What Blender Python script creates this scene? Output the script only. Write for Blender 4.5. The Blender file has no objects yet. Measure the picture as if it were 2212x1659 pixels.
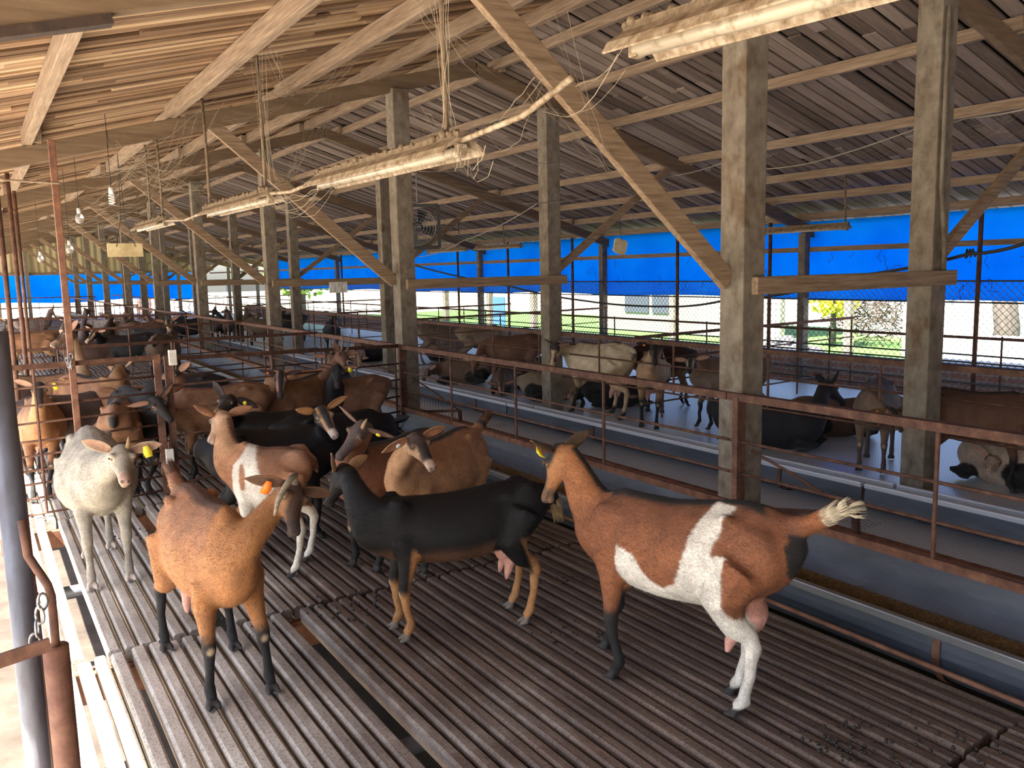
import bpy, bmesh, math, random
import numpy as np
from mathutils import Vector, Matrix

random.seed(7)
R_ = np.random.RandomState(5)
V = lambda *a: np.array(a, float)
sc = bpy.context.scene
col = sc.collection

# ------------------------------------------------------------------ camera
CF, CP, CY, CR, CH = 1822.7, 0.1344, 0.5654, -0.0231, 1.7
_fw = V(math.sin(CY) * math.cos(CP), math.cos(CY) * math.cos(CP), -math.sin(CP))
_r = V(math.cos(CY), -math.sin(CY), 0)
_u = np.cross(_r, _fw)
_r2 = _r * math.cos(CR) + _u * math.sin(CR)
_u2 = -_r * math.sin(CR) + _u * math.cos(CR)
EYE = V(0, 0, CH)
cd = bpy.data.cameras.new('camera')
cam = bpy.data.objects.new('camera', cd)
col.objects.link(cam)
cd.sensor_width = 36.0
cd.lens = CF / 2212 * 36.0
cd.clip_start = 0.05
cd.clip_end = 500
m = Matrix(((_r2[0], _u2[0], -_fw[0], 0), (_r2[1], _u2[1], -_fw[1], 0), (_r2[2], _u2[2], -_fw[2], CH), (0, 0, 0, 1)))
cam.matrix_world = m
sc.camera = cam

# ------------------------------------------------------------------ light
sc.view_settings.view_transform = 'Standard'
sc.view_settings.look = 'None'
sc.view_settings.gamma = 1
sc.view_settings.exposure = 1.35
w = bpy.data.worlds.new('sky')
sc.world = w
w.use_nodes = True
nt = w.node_tree
bg = nt.nodes['Background']
sky = nt.nodes.new('ShaderNodeTexSky')
sky.sky_type = 'NISHITA'
sky.sun_disc = False
sky.sun_elevation = math.radians(58)
sky.sun_rotation = math.radians(-100)
sky.air_density = 1.0
sky.dust_density = 2.5
nt.links.new(sky.outputs[0], bg.inputs[0])
bg.inputs[1].default_value = 0.26
sd = bpy.data.lights.new('sun', 'SUN')
sd.energy = 17.0
sd.angle = 0.012
sd.color = (1.0, 0.93, 0.82)
sun = bpy.data.objects.new('sun', sd)
col.objects.link(sun)
el = math.radians(57)
sdir = Vector((-math.cos(el) * math.cos(0.25), -math.cos(el) * math.sin(0.25) * 1.0, math.sin(el)))
sun.rotation_euler = sdir.to_track_quat('Z', 'Y').to_euler()


def nrm(v):
    v = np.asarray(v, float)
    return v / (np.linalg.norm(v) + 1e-9)


def at(x, y, z=0.0, X=None, Y=None):
    d = _fw * CF + _r2 * (x - 1106) - _u2 * (y - 829.5)
    t = X / d[0] if X is not None else Y / d[1] if Y is not None else (z - CH) / d[2]
    return EYE + t * d


def ray(x, y):
    d = _fw * CF + _r2 * (x - 1106) - _u2 * (y - 829.5)
    return d / np.linalg.norm(d)


# ------------------------------------------------------------------ materials
def new_mat(name):
    m = bpy.data.materials.new(name)
    m.use_nodes = True
    n = m.node_tree.nodes
    return m, n, m.node_tree.links, n['Principled BSDF']


def ramp(n, stops):
    r = n.new('ShaderNodeValToRGB')
    el = r.color_ramp.elements
    el[0].position, el[0].color = stops[0][0], (*stops[0][1], 1)
    el[1].position, el[1].color = stops[-1][0], (*stops[-1][1], 1)
    for p, c in stops[1:-1]:
        e = el.new(p)
        e.color = (*c, 1)
    return r


def coords(n, l, scale=(1, 1, 1), rnd=True, world=False):
    tc = n.new('ShaderNodeTexCoord')
    mp = n.new('ShaderNodeMapping')
    mp.inputs['Scale'].default_value = scale
    if world:
        g = n.new('ShaderNodeNewGeometry')
        l.new(g.outputs['Position'], mp.inputs['Vector'])
    else:
        l.new(tc.outputs['Object'], mp.inputs['Vector'])
    if rnd and not world:
        oi = n.new('ShaderNodeObjectInfo')
        mu = n.new('ShaderNodeVectorMath')
        mu.operation = 'SCALE'
        mu.inputs[0].default_value = (37, 53, 71)
        l.new(oi.outputs['Random'], mu.inputs['Scale'])
        l.new(mu.outputs[0], mp.inputs['Location'])
    return mp.outputs[0]


def noise(n, l, vec, scale, detail=4, rough=.6):
    t = n.new('ShaderNodeTexNoise')
    t.inputs['Scale'].default_value = scale
    t.inputs['Detail'].default_value = detail
    t.inputs['Roughness'].default_value = rough
    l.new(vec, t.inputs['Vector'])
    return t.outputs['Fac']


def bump(n, l, bs, fac, strength=.3, dist=.01):
    b = n.new('ShaderNodeBump')
    b.inputs['Strength'].default_value = strength
    b.inputs['Distance'].default_value = dist
    l.new(fac, b.inputs['Height'])
    l.new(b.outputs[0], bs.inputs['Normal'])


def surf(name, stops, scale=(1, 1, 1), nscale=6, rough=.8, metal=0, bmp=.3, bd=.01, detail=6, world=False, nscale2=None, dark=None):
    m, n, l, bs = new_mat(name)
    v = coords(n, l, scale, world=world)
    f = noise(n, l, v, nscale, detail, .65)
    r = ramp(n, stops)
    l.new(f, r.inputs[0])
    out = r.outputs[0]
    if dark:
        f2 = noise(n, l, v, nscale2 or nscale * 5, 3, .7)
        r2 = ramp(n, [(dark[1], dark[0]), (dark[1] + .12, (1, 1, 1))])
        l.new(f2, r2.inputs[0])
        mx = n.new('ShaderNodeMix')
        mx.data_type = 'RGBA'
        mx.blend_type = 'MULTIPLY'
        mx.inputs[0].default_value = 1
        l.new(out, mx.inputs[6])
        l.new(r2.outputs[0], mx.inputs[7])
        out = mx.outputs[2]
    l.new(out, bs.inputs['Base Color'])
    bs.inputs['Roughness'].default_value = rough
    bs.inputs['Metallic'].default_value = metal
    if bmp:
        bump(n, l, bs, f, bmp, bd)
    return m


def plain(name, c, rough=.6, metal=0, trans=0):
    m, n, l, bs = new_mat(name)
    bs.inputs['Base Color'].default_value = (*c, 1)
    bs.inputs['Roughness'].default_value = rough
    bs.inputs['Metallic'].default_value = metal
    bs.inputs['Transmission Weight'].default_value = trans
    return m


M = {}
WD = [(.3, (.15, .095, .055)), (.5, (.26, .175, .11)), (.7, (.38, .275, .185))]
M['wood_x'] = surf('dusty_timber_x', WD, (1.0, 16, 16), 3, .85, 0, .3)
M['wood_y'] = surf('dusty_timber_y', [(.3, (.17, .11, .07)), (.5, (.27, .19, .13)), (.7, (.38, .285, .205))], (16, 1.0, 16), 3, .85, 0, .3)
M['wood_rafter'] = surf('smooth_brown_timber', [(.3, (.12, .078, .045)), (.5, (.17, .112, .066)), (.7, (.22, .15, .092))], (1.0, 14, 14), 2.5, .8, 0, .2)
M['rust_dark'] = surf('tarry_steel', [(.3, (.02, .014, .012)), (.6, (.06, .035, .025)), (.75, (.18, .11, .07))], (1, 1, 1), 12, .8, 0, .4)
M['concrete'] = surf('old_concrete', [(.3, (.115, .088, .066)), (.5, (.195, .160, .122)), (.72, (.28, .245, .195))], (1, 1, .7), 11, .9, 0, .6, .006, 9, dark=((.72, .60, .50), .32), nscale2=4)
M['rust'] = surf('rusty_steel', [(.3, (.07, .035, .025)), (.5, (.14, .065, .042)), (.7, (.24, .12, .075))], (1, 1, 1), 14, .75, .25, .3, .004)
M['rust_red'] = surf('red_oxide_steel', [(.3, (.10, .045, .03)), (.5, (.20, .09, .055)), (.7, (.30, .15, .09))], (1, 1, 1), 10, .7, .2, .3, .004)
M['galv'] = surf('galvanised_sheet', [(.3, (.04, .046, .06)), (.55, (.085, .098, .125)), (.75, (.15, .165, .195))], (1, .25, 1), 4, .5, .3, .1, .004)
M['galv_lip'] = surf('galvanised_edge', [(.3, (.22, .23, .25)), (.7, (.42, .43, .44))], (1, .25, 1), 6, .35, .7, .1, .003)
M['hay'] = surf('chopped_hay', [(.3, (.07, .038, .015)), (.55, (.18, .11, .045)), (.75, (.36, .27, .14))], (1, 1, 1), 60, .95, 0, .8, .01)
M['straw'] = surf('dry_straw', [(.3, (.30, .24, .15)), (.7, (.60, .54, .40))], (1, 1, 1), 30, .9, 0, 0)
M['pellet'] = surf('manure_pellets', [(.3, (.015, .011, .008)), (.7, (.045, .033, .025))], (1, 1, 1), 40, .7, 0, .4)
M['lampwhite'] = surf('dusty_lamp_enamel', [(.32, (.12, .075, .04)), (.48, (.27, .195, .125)), (.62, (.42, .34, .25))], (1, 1, 1), 22, .6, 0, .3, .003, 8)
M['tube'] = surf('fluorescent_tube', [(.35, (.24, .175, .11)), (.5, (.46, .39, .30))], (1, 1, 1), 16, .35, 0, .1)
M['web'] = plain('cobweb', (.33, .27, .20), .9)
M['dust'] = surf('dust_clumps', [(.3, (.11, .075, .045)), (.7, (.24, .175, .115))], (1, 1, 1), 30, .95, 0, .6)
M['plate'] = surf('stained_cream_board', [(.3, (.45, .33, .16)), (.6, (.72, .60, .36))], (1, 1, 1), 6, .7, 0, .1)
M['black'] = plain('black_enamel', (.02, .02, .022), .5)
M['chain'] = plain('dull_steel', (.32, .32, .33), .4, .8)
M['wire'] = plain('weathered_wire', (.10, .095, .10), .5, .6)
M['bluepanel'] = plain('blue_panel', (.06, .22, .62), .6)
M['cable'] = plain('cable', (.30, .26, .22), .7)
M['blackcable'] = plain('black_cable', (.02, .02, .025), .6)
M['padwhite'] = surf('white_battery_box', [(.3, (.5, .45, .38)), (.6, (.8, .78, .72))], (1, 1, 1), 8, .4, 0, 0)
M['glass'] = plain('bulb_glass', (.9, .9, .88), .05, 0, .8)
M['bulb'] = plain('white_bulb', (.85, .84, .80), .3)


def slat_mat():
    """pale cast slats with brown dung; daylight fading from the open edge is painted into the mix"""
    m, n, l, bs = new_mat('worn_slats')

    def mixn(fac, a, b, blend='MIX'):
        mx = n.new('ShaderNodeMix')
        mx.data_type = 'RGBA'
        mx.blend_type = blend
        if isinstance(fac, float): mx.inputs[0].default_value = fac
        else: l.new(fac, mx.inputs[0])
        l.new(a, mx.inputs[6])
        l.new(b, mx.inputs[7])
        return mx.outputs[2]
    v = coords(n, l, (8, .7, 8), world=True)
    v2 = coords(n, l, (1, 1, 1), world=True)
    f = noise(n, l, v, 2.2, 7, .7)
    lit_tone = ramp(n, [(.3, (.36, .31, .25)), (.5, (.50, .455, .39)), (.7, (.62, .58, .52))])
    dung = ramp(n, [(.3, (.060, .040, .032)), (.5, (.115, .080, .062)), (.7, (.21, .150, .112))])  # dung brown, also used as the painted shade of the inner side
    l.new(f, lit_tone.inputs[0])
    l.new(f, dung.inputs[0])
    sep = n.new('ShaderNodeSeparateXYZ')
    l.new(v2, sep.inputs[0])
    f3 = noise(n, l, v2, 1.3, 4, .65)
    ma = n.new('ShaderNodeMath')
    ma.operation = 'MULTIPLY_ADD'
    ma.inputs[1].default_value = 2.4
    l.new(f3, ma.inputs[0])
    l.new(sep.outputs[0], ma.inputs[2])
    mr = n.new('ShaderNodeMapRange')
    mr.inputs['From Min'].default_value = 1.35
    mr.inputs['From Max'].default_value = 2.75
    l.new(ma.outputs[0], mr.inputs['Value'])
    base = mixn(mr.outputs[0], lit_tone.outputs[0], dung.outputs[0])  # darkens away from the open side: light falloff put into the base colour
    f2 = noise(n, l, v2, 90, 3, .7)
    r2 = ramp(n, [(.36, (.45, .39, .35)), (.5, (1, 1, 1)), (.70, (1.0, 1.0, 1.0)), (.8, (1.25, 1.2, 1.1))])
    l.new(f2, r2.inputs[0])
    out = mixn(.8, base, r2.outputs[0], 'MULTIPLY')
    l.new(out, bs.inputs['Base Color'])
    bs.inputs['Roughness'].default_value = .72
    bump(n, l, bs, f2, .4, .004)
    return m


def plank_mat(seed, stops):
    m, n, l, bs = new_mat('roof_planks_%d' % seed)
    at_ = n.new('ShaderNodeAttribute')
    at_.attribute_name = 'tone'
    v = coords(n, l, (1.0, 11, 1.0), world=True)
    f = noise(n, l, v, 2.4, 7, .7)
    mth = n.new('ShaderNodeMath')
    mth.operation = 'MULTIPLY_ADD'
    mth.inputs[1].default_value = .55
    l.new(f, mth.inputs[0])
    l.new(at_.outputs['Fac'], mth.inputs[2])
    r = ramp(n, stops)
    l.new(mth.outputs[0], r.inputs[0])
    l.new(r.outputs[0], bs.inputs['Base Color'])
    bs.inputs['Roughness'].default_value = .85
    bump(n, l, bs, f, .4, .01)
    return m


def mesh_mat(name, c, sx, sy, hole=.5):
    m, n, l, bs = new_mat(name)
    v = coords(n, l, (sx, sy, 1), world=True)
    sep = n.new('ShaderNodeSeparateXYZ')
    l.new(v, sep.inputs[0])

    def mt(op, a, b=None):
        x = n.new('ShaderNodeMath')
        x.operation = op
        for i, q in enumerate((a, b)):
            if q is None:
                continue
            if isinstance(q, (int, float)):
                x.inputs[i].default_value = q
            else:
                l.new(q, x.inputs[i])
        return x.outputs[0]
    a = mt('ADD', sep.outputs[0], sep.outputs[1])
    b = mt('SUBTRACT', sep.outputs[0], sep.outputs[1])
    fa = mt('ABSOLUTE', mt('SUBTRACT', mt('FRACT', a), .5))
    fb = mt('ABSOLUTE', mt('SUBTRACT', mt('FRACT', b), .5))
    mx = mt('MAXIMUM', fa, fb)
    k = mt('LESS_THAN', mx, hole * .5 + .08)
    tr = n.new('ShaderNodeBsdfTransparent')
    ms = n.new('ShaderNodeMixShader')
    l.new(k, ms.inputs[0])
    l.new(tr.outputs[0], ms.inputs[1])
    l.new(bs.outputs[0], ms.inputs[2])
    l.new(ms.outputs[0], n['Material Output'].inputs[0])
    bs.inputs['Base Color'].default_value = (*c, 1)
    bs.inputs['Roughness'].default_value = .38
    bs.inputs['Metallic'].default_value = .45
    bump(n, l, bs, mx, .25, .006)
    return m


def tarp_mat():
    m, n, l, bs = new_mat('blue_tarpaulin')
    v = coords(n, l, (1, 1, 1), world=True)
    f = noise(n, l, v, 1.3, 4, .6)
    r = ramp(n, [(.3, (.004, .33, .90)), (.7, (.010, .42, .98))])
    l.new(f, r.inputs[0])
    tl = n.new('ShaderNodeBsdfTranslucent')
    df = n.new('ShaderNodeBsdfDiffuse')
    l.new(r.outputs[0], tl.inputs[0])
    l.new(r.outputs[0], df.inputs[0])
    ms = n.new('ShaderNodeMixShader')
    ms.inputs[0].default_value = .65
    l.new(df.outputs[0], ms.inputs[1])
    l.new(tl.outputs[0], ms.inputs[2])
    l.new(ms.outputs[0], n['Material Output'].inputs[0])
    return m


def brick_mat(vert_axis='X'):
    m, n, l, bs = new_mat('brick_wall')
    g = n.new('ShaderNodeNewGeometry')
    sep = n.new('ShaderNodeSeparateXYZ')
    l.new(g.outputs['Position'], sep.inputs[0])
    cb = n.new('ShaderNodeCombineXYZ')
    l.new(sep.outputs[1 if vert_axis == 'X' else 0], cb.inputs[0])
    l.new(sep.outputs[2], cb.inputs[1])
    b = n.new('ShaderNodeTexBrick')
    b.inputs['Scale'].default_value = 1
    b.inputs['Brick Width'].default_value = .24
    b.inputs['Row Height'].default_value = .085
    b.inputs['Mortar Size'].default_value = .012
    b.inputs['Color1'].default_value = (.52, .21, .15, 1)
    b.inputs['Color2'].default_value = (.38, .25, .23, 1)
    b.inputs['Mortar'].default_value = (.50, .44, .40, 1)
    l.new(cb.outputs[0], b.inputs[0])
    l.new(b.outputs[0], bs.inputs['Base Color'])
    bs.inputs['Roughness'].default_value = .9
    return m


def coat_mat(name, rough=.75, sheen=.2):
    m, n, l, bs = new_mat(name)
    a = n.new('ShaderNodeAttribute')
    a.attribute_name = 'Col'
    v = coords(n, l, (60, 160, 90))
    f = noise(n, l, v, 1.6, 4, .7)
    v2 = coords(n, l, (1, 1, 1))
    f2 = noise(n, l, v2, 14, 4, .6)
    r = ramp(n, [(.3, (.62, .58, .56)), (.5, (1, 1, 1)), (.7, (1.28, 1.25, 1.22))])
    l.new(f, r.inputs[0])
    r2 = ramp(n, [(.35, (.78, .76, .75)), (.65, (1.12, 1.1, 1.08))])
    l.new(f2, r2.inputs[0])
    o = a.outputs['Color']
    for rr in (r, r2):
        mx = n.new('ShaderNodeMix')
        mx.data_type = 'RGBA'
        mx.blend_type = 'MULTIPLY'
        mx.inputs[0].default_value = 1
        l.new(o, mx.inputs[6])
        l.new(rr.outputs[0], mx.inputs[7])
        o = mx.outputs[2]
    l.new(o, bs.inputs['Base Color'])
    bs.inputs['Roughness'].default_value = rough
    bs.inputs['Sheen Weight'].default_value = sheen
    bs.inputs['Sheen Roughness'].default_value = .4
    bump(n, l, bs, f, .55, .006)
    return m


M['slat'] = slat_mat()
M['plank'] = plank_mat(1, [(.25, (.13, .07, .035)), (.45, (.30, .18, .10)), (.65, (.48, .32, .19)), (.85, (.66, .52, .36))])
M['plank_grey'] = plank_mat(2, [(.25, (.09, .065, .052)), (.45, (.19, .140, .118)), (.65, (.32, .255, .225)), (.85, (.44, .40, .385))])
M['mesh_floor'] = mesh_mat('expanded_metal', (.86, .90, .95), 24, 12, .70)
M['tarp'] = tarp_mat()
M['brick'] = brick_mat('X')
M['brick_y'] = brick_mat('Y')
M['coat'] = coat_mat('short_coat', .75, .03)
M['coat_gloss'] = coat_mat('glossy_black_coat', .58, 0)
M['coat_gloss'].node_tree.nodes['Principled BSDF'].inputs['Specular IOR Level'].default_value = .28
M['ground'] = surf('pale_dry_ground', [(.3, (.36, .31, .24)), (.7, (.56, .51, .43))], (1, 1, 1), .5, .95, 0, .2, .02, 6, world=True)
M['pit'] = surf('dung_covered_ground', [(.3, (.035, .026, .02)), (.55, (.075, .058, .045)), (.75, (.12, .095, .075))], (1, 1, 1), 3, .95, 0, .5, .02, 7, world=True)
M['grass'] = surf('green_lawn', [(.3, (.045, .15, .015)), (.7, (.11, .25, .04))], (1, 1, 1), 3, .9, 0, .3, .02, 6, world=True)
M['leaf_green'] = surf('green_leaves', [(.3, (.10, .28, .03)), (.7, (.32, .52, .08))], (1, 1, 1), 9, .7, 0, 0)
M['leaf_yellow'] = surf('yellow_flowers', [(.3, (.55, .50, .02)), (.7, (.85, .75, .05))], (1, 1, 1), 9, .7, 0, 0)
M['galv_glint'] = plain('trough_edge_glint', (.74, .78, .84), .38, .4)  # whitish lip steel: reflected outdoor light put into the base colour
M['bark'] = surf('bark', [(.3, (.035, .03, .024)), (.7, (.09, .08, .065))], (6, 6, 1), 5, .9, 0, .5)
M['cream'] = surf('pale_wall_paint', [(.3, (.20, .19, .16)), (.7, (.28, .27, .23))], (1, 1, 1), 2, .8, 0, 0)
M['tan_sheet'] = surf('yellowed_wall_sheets', [(.3, (.42, .33, .19)), (.7, (.62, .52, .33))], (1, 1, .3), 2, .7, 0, .1)
M['dark_window'] = plain('dark_window', (.05, .06, .08), .2)
M['white'] = plain('white_paint', (.45, .45, .44), .6)
M['rubble'] = surf('dark_gravel_heap', [(.3, (.05, .05, .055)), (.7, (.22, .22, .24))], (1, 1, 1), 25, .9, 0, .8, .03)
M['darkstick'] = plain('dark_branches', (.05, .035, .025), .9)
M['orange'] = plain('orange_tag', (.95, .22, .03), .45)
M['yellow'] = plain('yellow_tag', (.92, .75, .05), .45)
M['tagwhite'] = plain('white_tag', (.85, .83, .8), .45)
M['eye'] = plain('amber_eye', (.17, .105, .045), .1)
M['pupil'] = plain('dark_pupil', (.008, .008, .01), .05)
M['horn'] = surf('horn', [(.3, (.10, .075, .05)), (.7, (.30, .24, .17))], (1, 1, 6), 8, .6, 0, .3)
M['collar'] = plain('grey_strap', (.20, .19, .17), .7)
M['underlay'] = plain('black_underlay', (.012, .010, .009), .9)
M['asbestos'] = surf('grey_roof_sheets', [(.3, (.30, .30, .30)), (.7, (.45, .45, .44))], (1, 1, 1), 3, .9, 0, .2)


# ------------------------------------------------------------------ mesh helper
def tagp(o, label=None, cat=None, group=None, kind=None):
    if label: o['label'] = label
    if cat: o['category'] = cat
    if group: o['group'] = group
    if kind: o['kind'] = kind
    return o


def empty(name, loc, label=None, cat=None, group=None, kind=None, rz=0):
    o = bpy.data.objects.new(name, None)
    o.empty_display_size = .1
    col.objects.link(o)
    o.location = tuple(float(x) for x in loc)
    o.rotation_euler = (0, 0, rz)
    return tagp(o, label, cat, group, kind)


class MB:
    def __init__(s):
        s.v = []
        s.f = []
        s.tone = []

    def add(s, vs, fs, tone=.5):
        b = len(s.v)
        s.v += [tuple(map(float, q)) for q in vs]
        s.f += [tuple(b + i for i in f) for f in fs]
        s.tone += [tone] * len(vs)
        return s

    def box(s, a, b, tone=.5):
        x0, y0, z0 = a
        x1, y1, z1 = b
        vs = [(x0, y0, z0), (x1, y0, z0), (x1, y1, z0), (x0, y1, z0), (x0, y0, z1), (x1, y0, z1), (x1, y1, z1), (x0, y1, z1)]
        return s.add(vs, [(0, 3, 2, 1), (4, 5, 6, 7), (0, 1, 5, 4), (1, 2, 6, 5), (2, 3, 7, 6), (3, 0, 4, 7)], tone)

    def beam(s, p, q, w, h, up=(0, 0, 1), tone=.5):
        p, q, up = V(*p), V(*q), V(*up)
        d = q - p
        d /= np.linalg.norm(d)
        sd_ = np.cross(d, up)
        sd_ /= np.linalg.norm(sd_)
        u2 = np.cross(sd_, d)
        vs = []
        for e in (p, q):
            for a, b in ((-1, -1), (1, -1), (1, 1), (-1, 1)):
                vs.append(e + sd_ * a * w / 2 + u2 * b * h / 2)
        return s.add(vs, [(0, 1, 2, 3), (7, 6, 5, 4), (0, 4, 5, 1), (1, 5, 6, 2), (2, 6, 7, 3), (3, 7, 4, 0)], tone)

    def tube(s, pts, r, n=8, cap=True):
        pts = [V(*p) for p in pts]
        rs = r if hasattr(r, '__len__') else [r] * len(pts)
        b = len(s.v)
        ref = V(0, 0, 1)
        prev = None
        vs = []
        for i, p in enumerate(pts):
            d = pts[min(i + 1, len(pts) - 1)] - pts[max(i - 1, 0)]
            d = d / (np.linalg.norm(d) + 1e-9)
            a = prev - d * (prev @ d) if prev is not None else np.cross(d, ref if abs(d[2]) < .9 else V(1, 0, 0))
            a /= np.linalg.norm(a) + 1e-9
            prev = a
            c = np.cross(d, a)
            for k in range(n):
                t = 2 * math.pi * k / n
                vs.append(p + (a * math.cos(t) + c * math.sin(t)) * rs[i])
        fs = []
        for i in range(len(pts) - 1):
            for k in range(n):
                k2 = (k + 1) % n
                fs.append((i * n + k, i * n + k2, (i + 1) * n + k2, (i + 1) * n + k))
        if cap:
            fs.append(tuple(range(n))[::-1])
            fs.append(tuple((len(pts) - 1) * n + k for k in range(n)))
        return s.add(vs, fs)

    def loft(s, rings):
        n = len(rings[0])
        vs = [p for r in rings for p in r]
        fs = []
        for i in range(len(rings) - 1):
            for k in range(n):
                k2 = (k + 1) % n
                fs.append((i * n + k, i * n + k2, (i + 1) * n + k2, (i + 1) * n + k))
        fs.append(tuple(range(n))[::-1])
        fs.append(tuple((len(rings) - 1) * n + k for k in range(n)))
        return s.add(vs, fs)

    def ball(s, c, r, n=10, m_=7):
        c = V(*c)
        r = V(*r) if hasattr(r, '__len__') else V(r, r, r)
        rings = []
        for i in range(1, m_):
            a = math.pi * i / m_
            rings.append([c + r * V(math.sin(a) * math.cos(2 * math.pi * k / n), math.sin(a) * math.sin(2 * math.pi * k / n), math.cos(a)) for k in range(n)])
        return s.loft(rings[::-1])

    def sheet(s, prof, y0, y1, th=.004):
        """open profile [(x,z)..] extruded along y with thickness th"""
        n = len(prof)
        P = [V(p[0], p[1]) for p in prof]
        N = []
        for i in range(n):
            d = P[min(i + 1, n - 1)] - P[max(i - 1, 0)]
            d /= np.linalg.norm(d)
            N.append(V(-d[1], d[0]))
        a = [(p[0], p[1]) for p in P] + [tuple(P[i] + N[i] * th) for i in range(n - 1, -1, -1)]
        k = len(a)
        vs = [(x, y0, z) for x, z in a] + [(x, y1, z) for x, z in a]
        fs = []
        for i in range(k):
            j = (i + 1) % k
            fs.append((i, j, k + j, k + i))
        for i in range(n - 1):
            fs.append((i, k - 1 - i, k - 2 - i, i + 1)[::-1])
            fs.append((k + i, k + k - 1 - i, k + k - 2 - i, k + i + 1))
        return s.add(vs, fs)

    def build(s, name, mat, parent=None, label=None, cat=None, group=None, kind=None, origin='base', smooth=False, bevel=0, tone=False):
        v = np.array(s.v)
        if parent is not None:
            o0 = V(*parent_world(parent))
        elif origin is None:
            o0 = V(0, 0, 0)
        else:
            lo, hi = v.min(0), v.max(0)
            o0 = V((lo[0] + hi[0]) / 2, (lo[1] + hi[1]) / 2, lo[2])
        me = bpy.data.meshes.new(name)
        me.from_pydata([tuple(q) for q in (v - o0)], [], s.f)
        me.materials.append(M[mat] if isinstance(mat, str) else mat)
        if tone:
            at_ = me.attributes.new('tone', 'FLOAT', 'POINT')
            at_.data.foreach_set('value', s.tone)
        me.validate()
        bm = bmesh.new()
        bm.from_mesh(me)
        bmesh.ops.recalc_face_normals(bm, faces=bm.faces)
        bm.to_mesh(me)
        bm.free()
        if smooth:
            me.polygons.foreach_set('use_smooth', [True] * len(me.polygons))
        o = bpy.data.objects.new(name, me)
        col.objects.link(o)
        if parent is not None:
            o.parent = parent
        else:
            o.location = tuple(o0)
        if bevel:
            b = o.modifiers.new('bevel', 'BEVEL')
            b.width = bevel
            b.segments = 2
            b.limit_method = 'ANGLE'
        return tagp(o, label, cat, group, kind)


def parent_world(p):
    x = V(*p.location)
    while p.parent is not None:
        p = p.parent
        x = x + V(*p.location)
    return x


def B():
    return MB()

# ------------------------------------------------------------------ building frame
XP, XQ, XR, YB, L, XC, SL, ZA = 3.9, 5.804, 10.35, 3.548, 4.6915, 4.85, .303, 3.80
YE = YB + 9 * L
ORD = ['nearest', 'second', 'third', 'fourth', 'fifth', 'sixth', 'seventh', 'eighth', 'ninth', 'tenth', 'eleventh', 'twelfth', 'thirteenth']


def zr(x):
    return ZA - (SL if x > XC else .262) * abs(x - XC)


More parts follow.
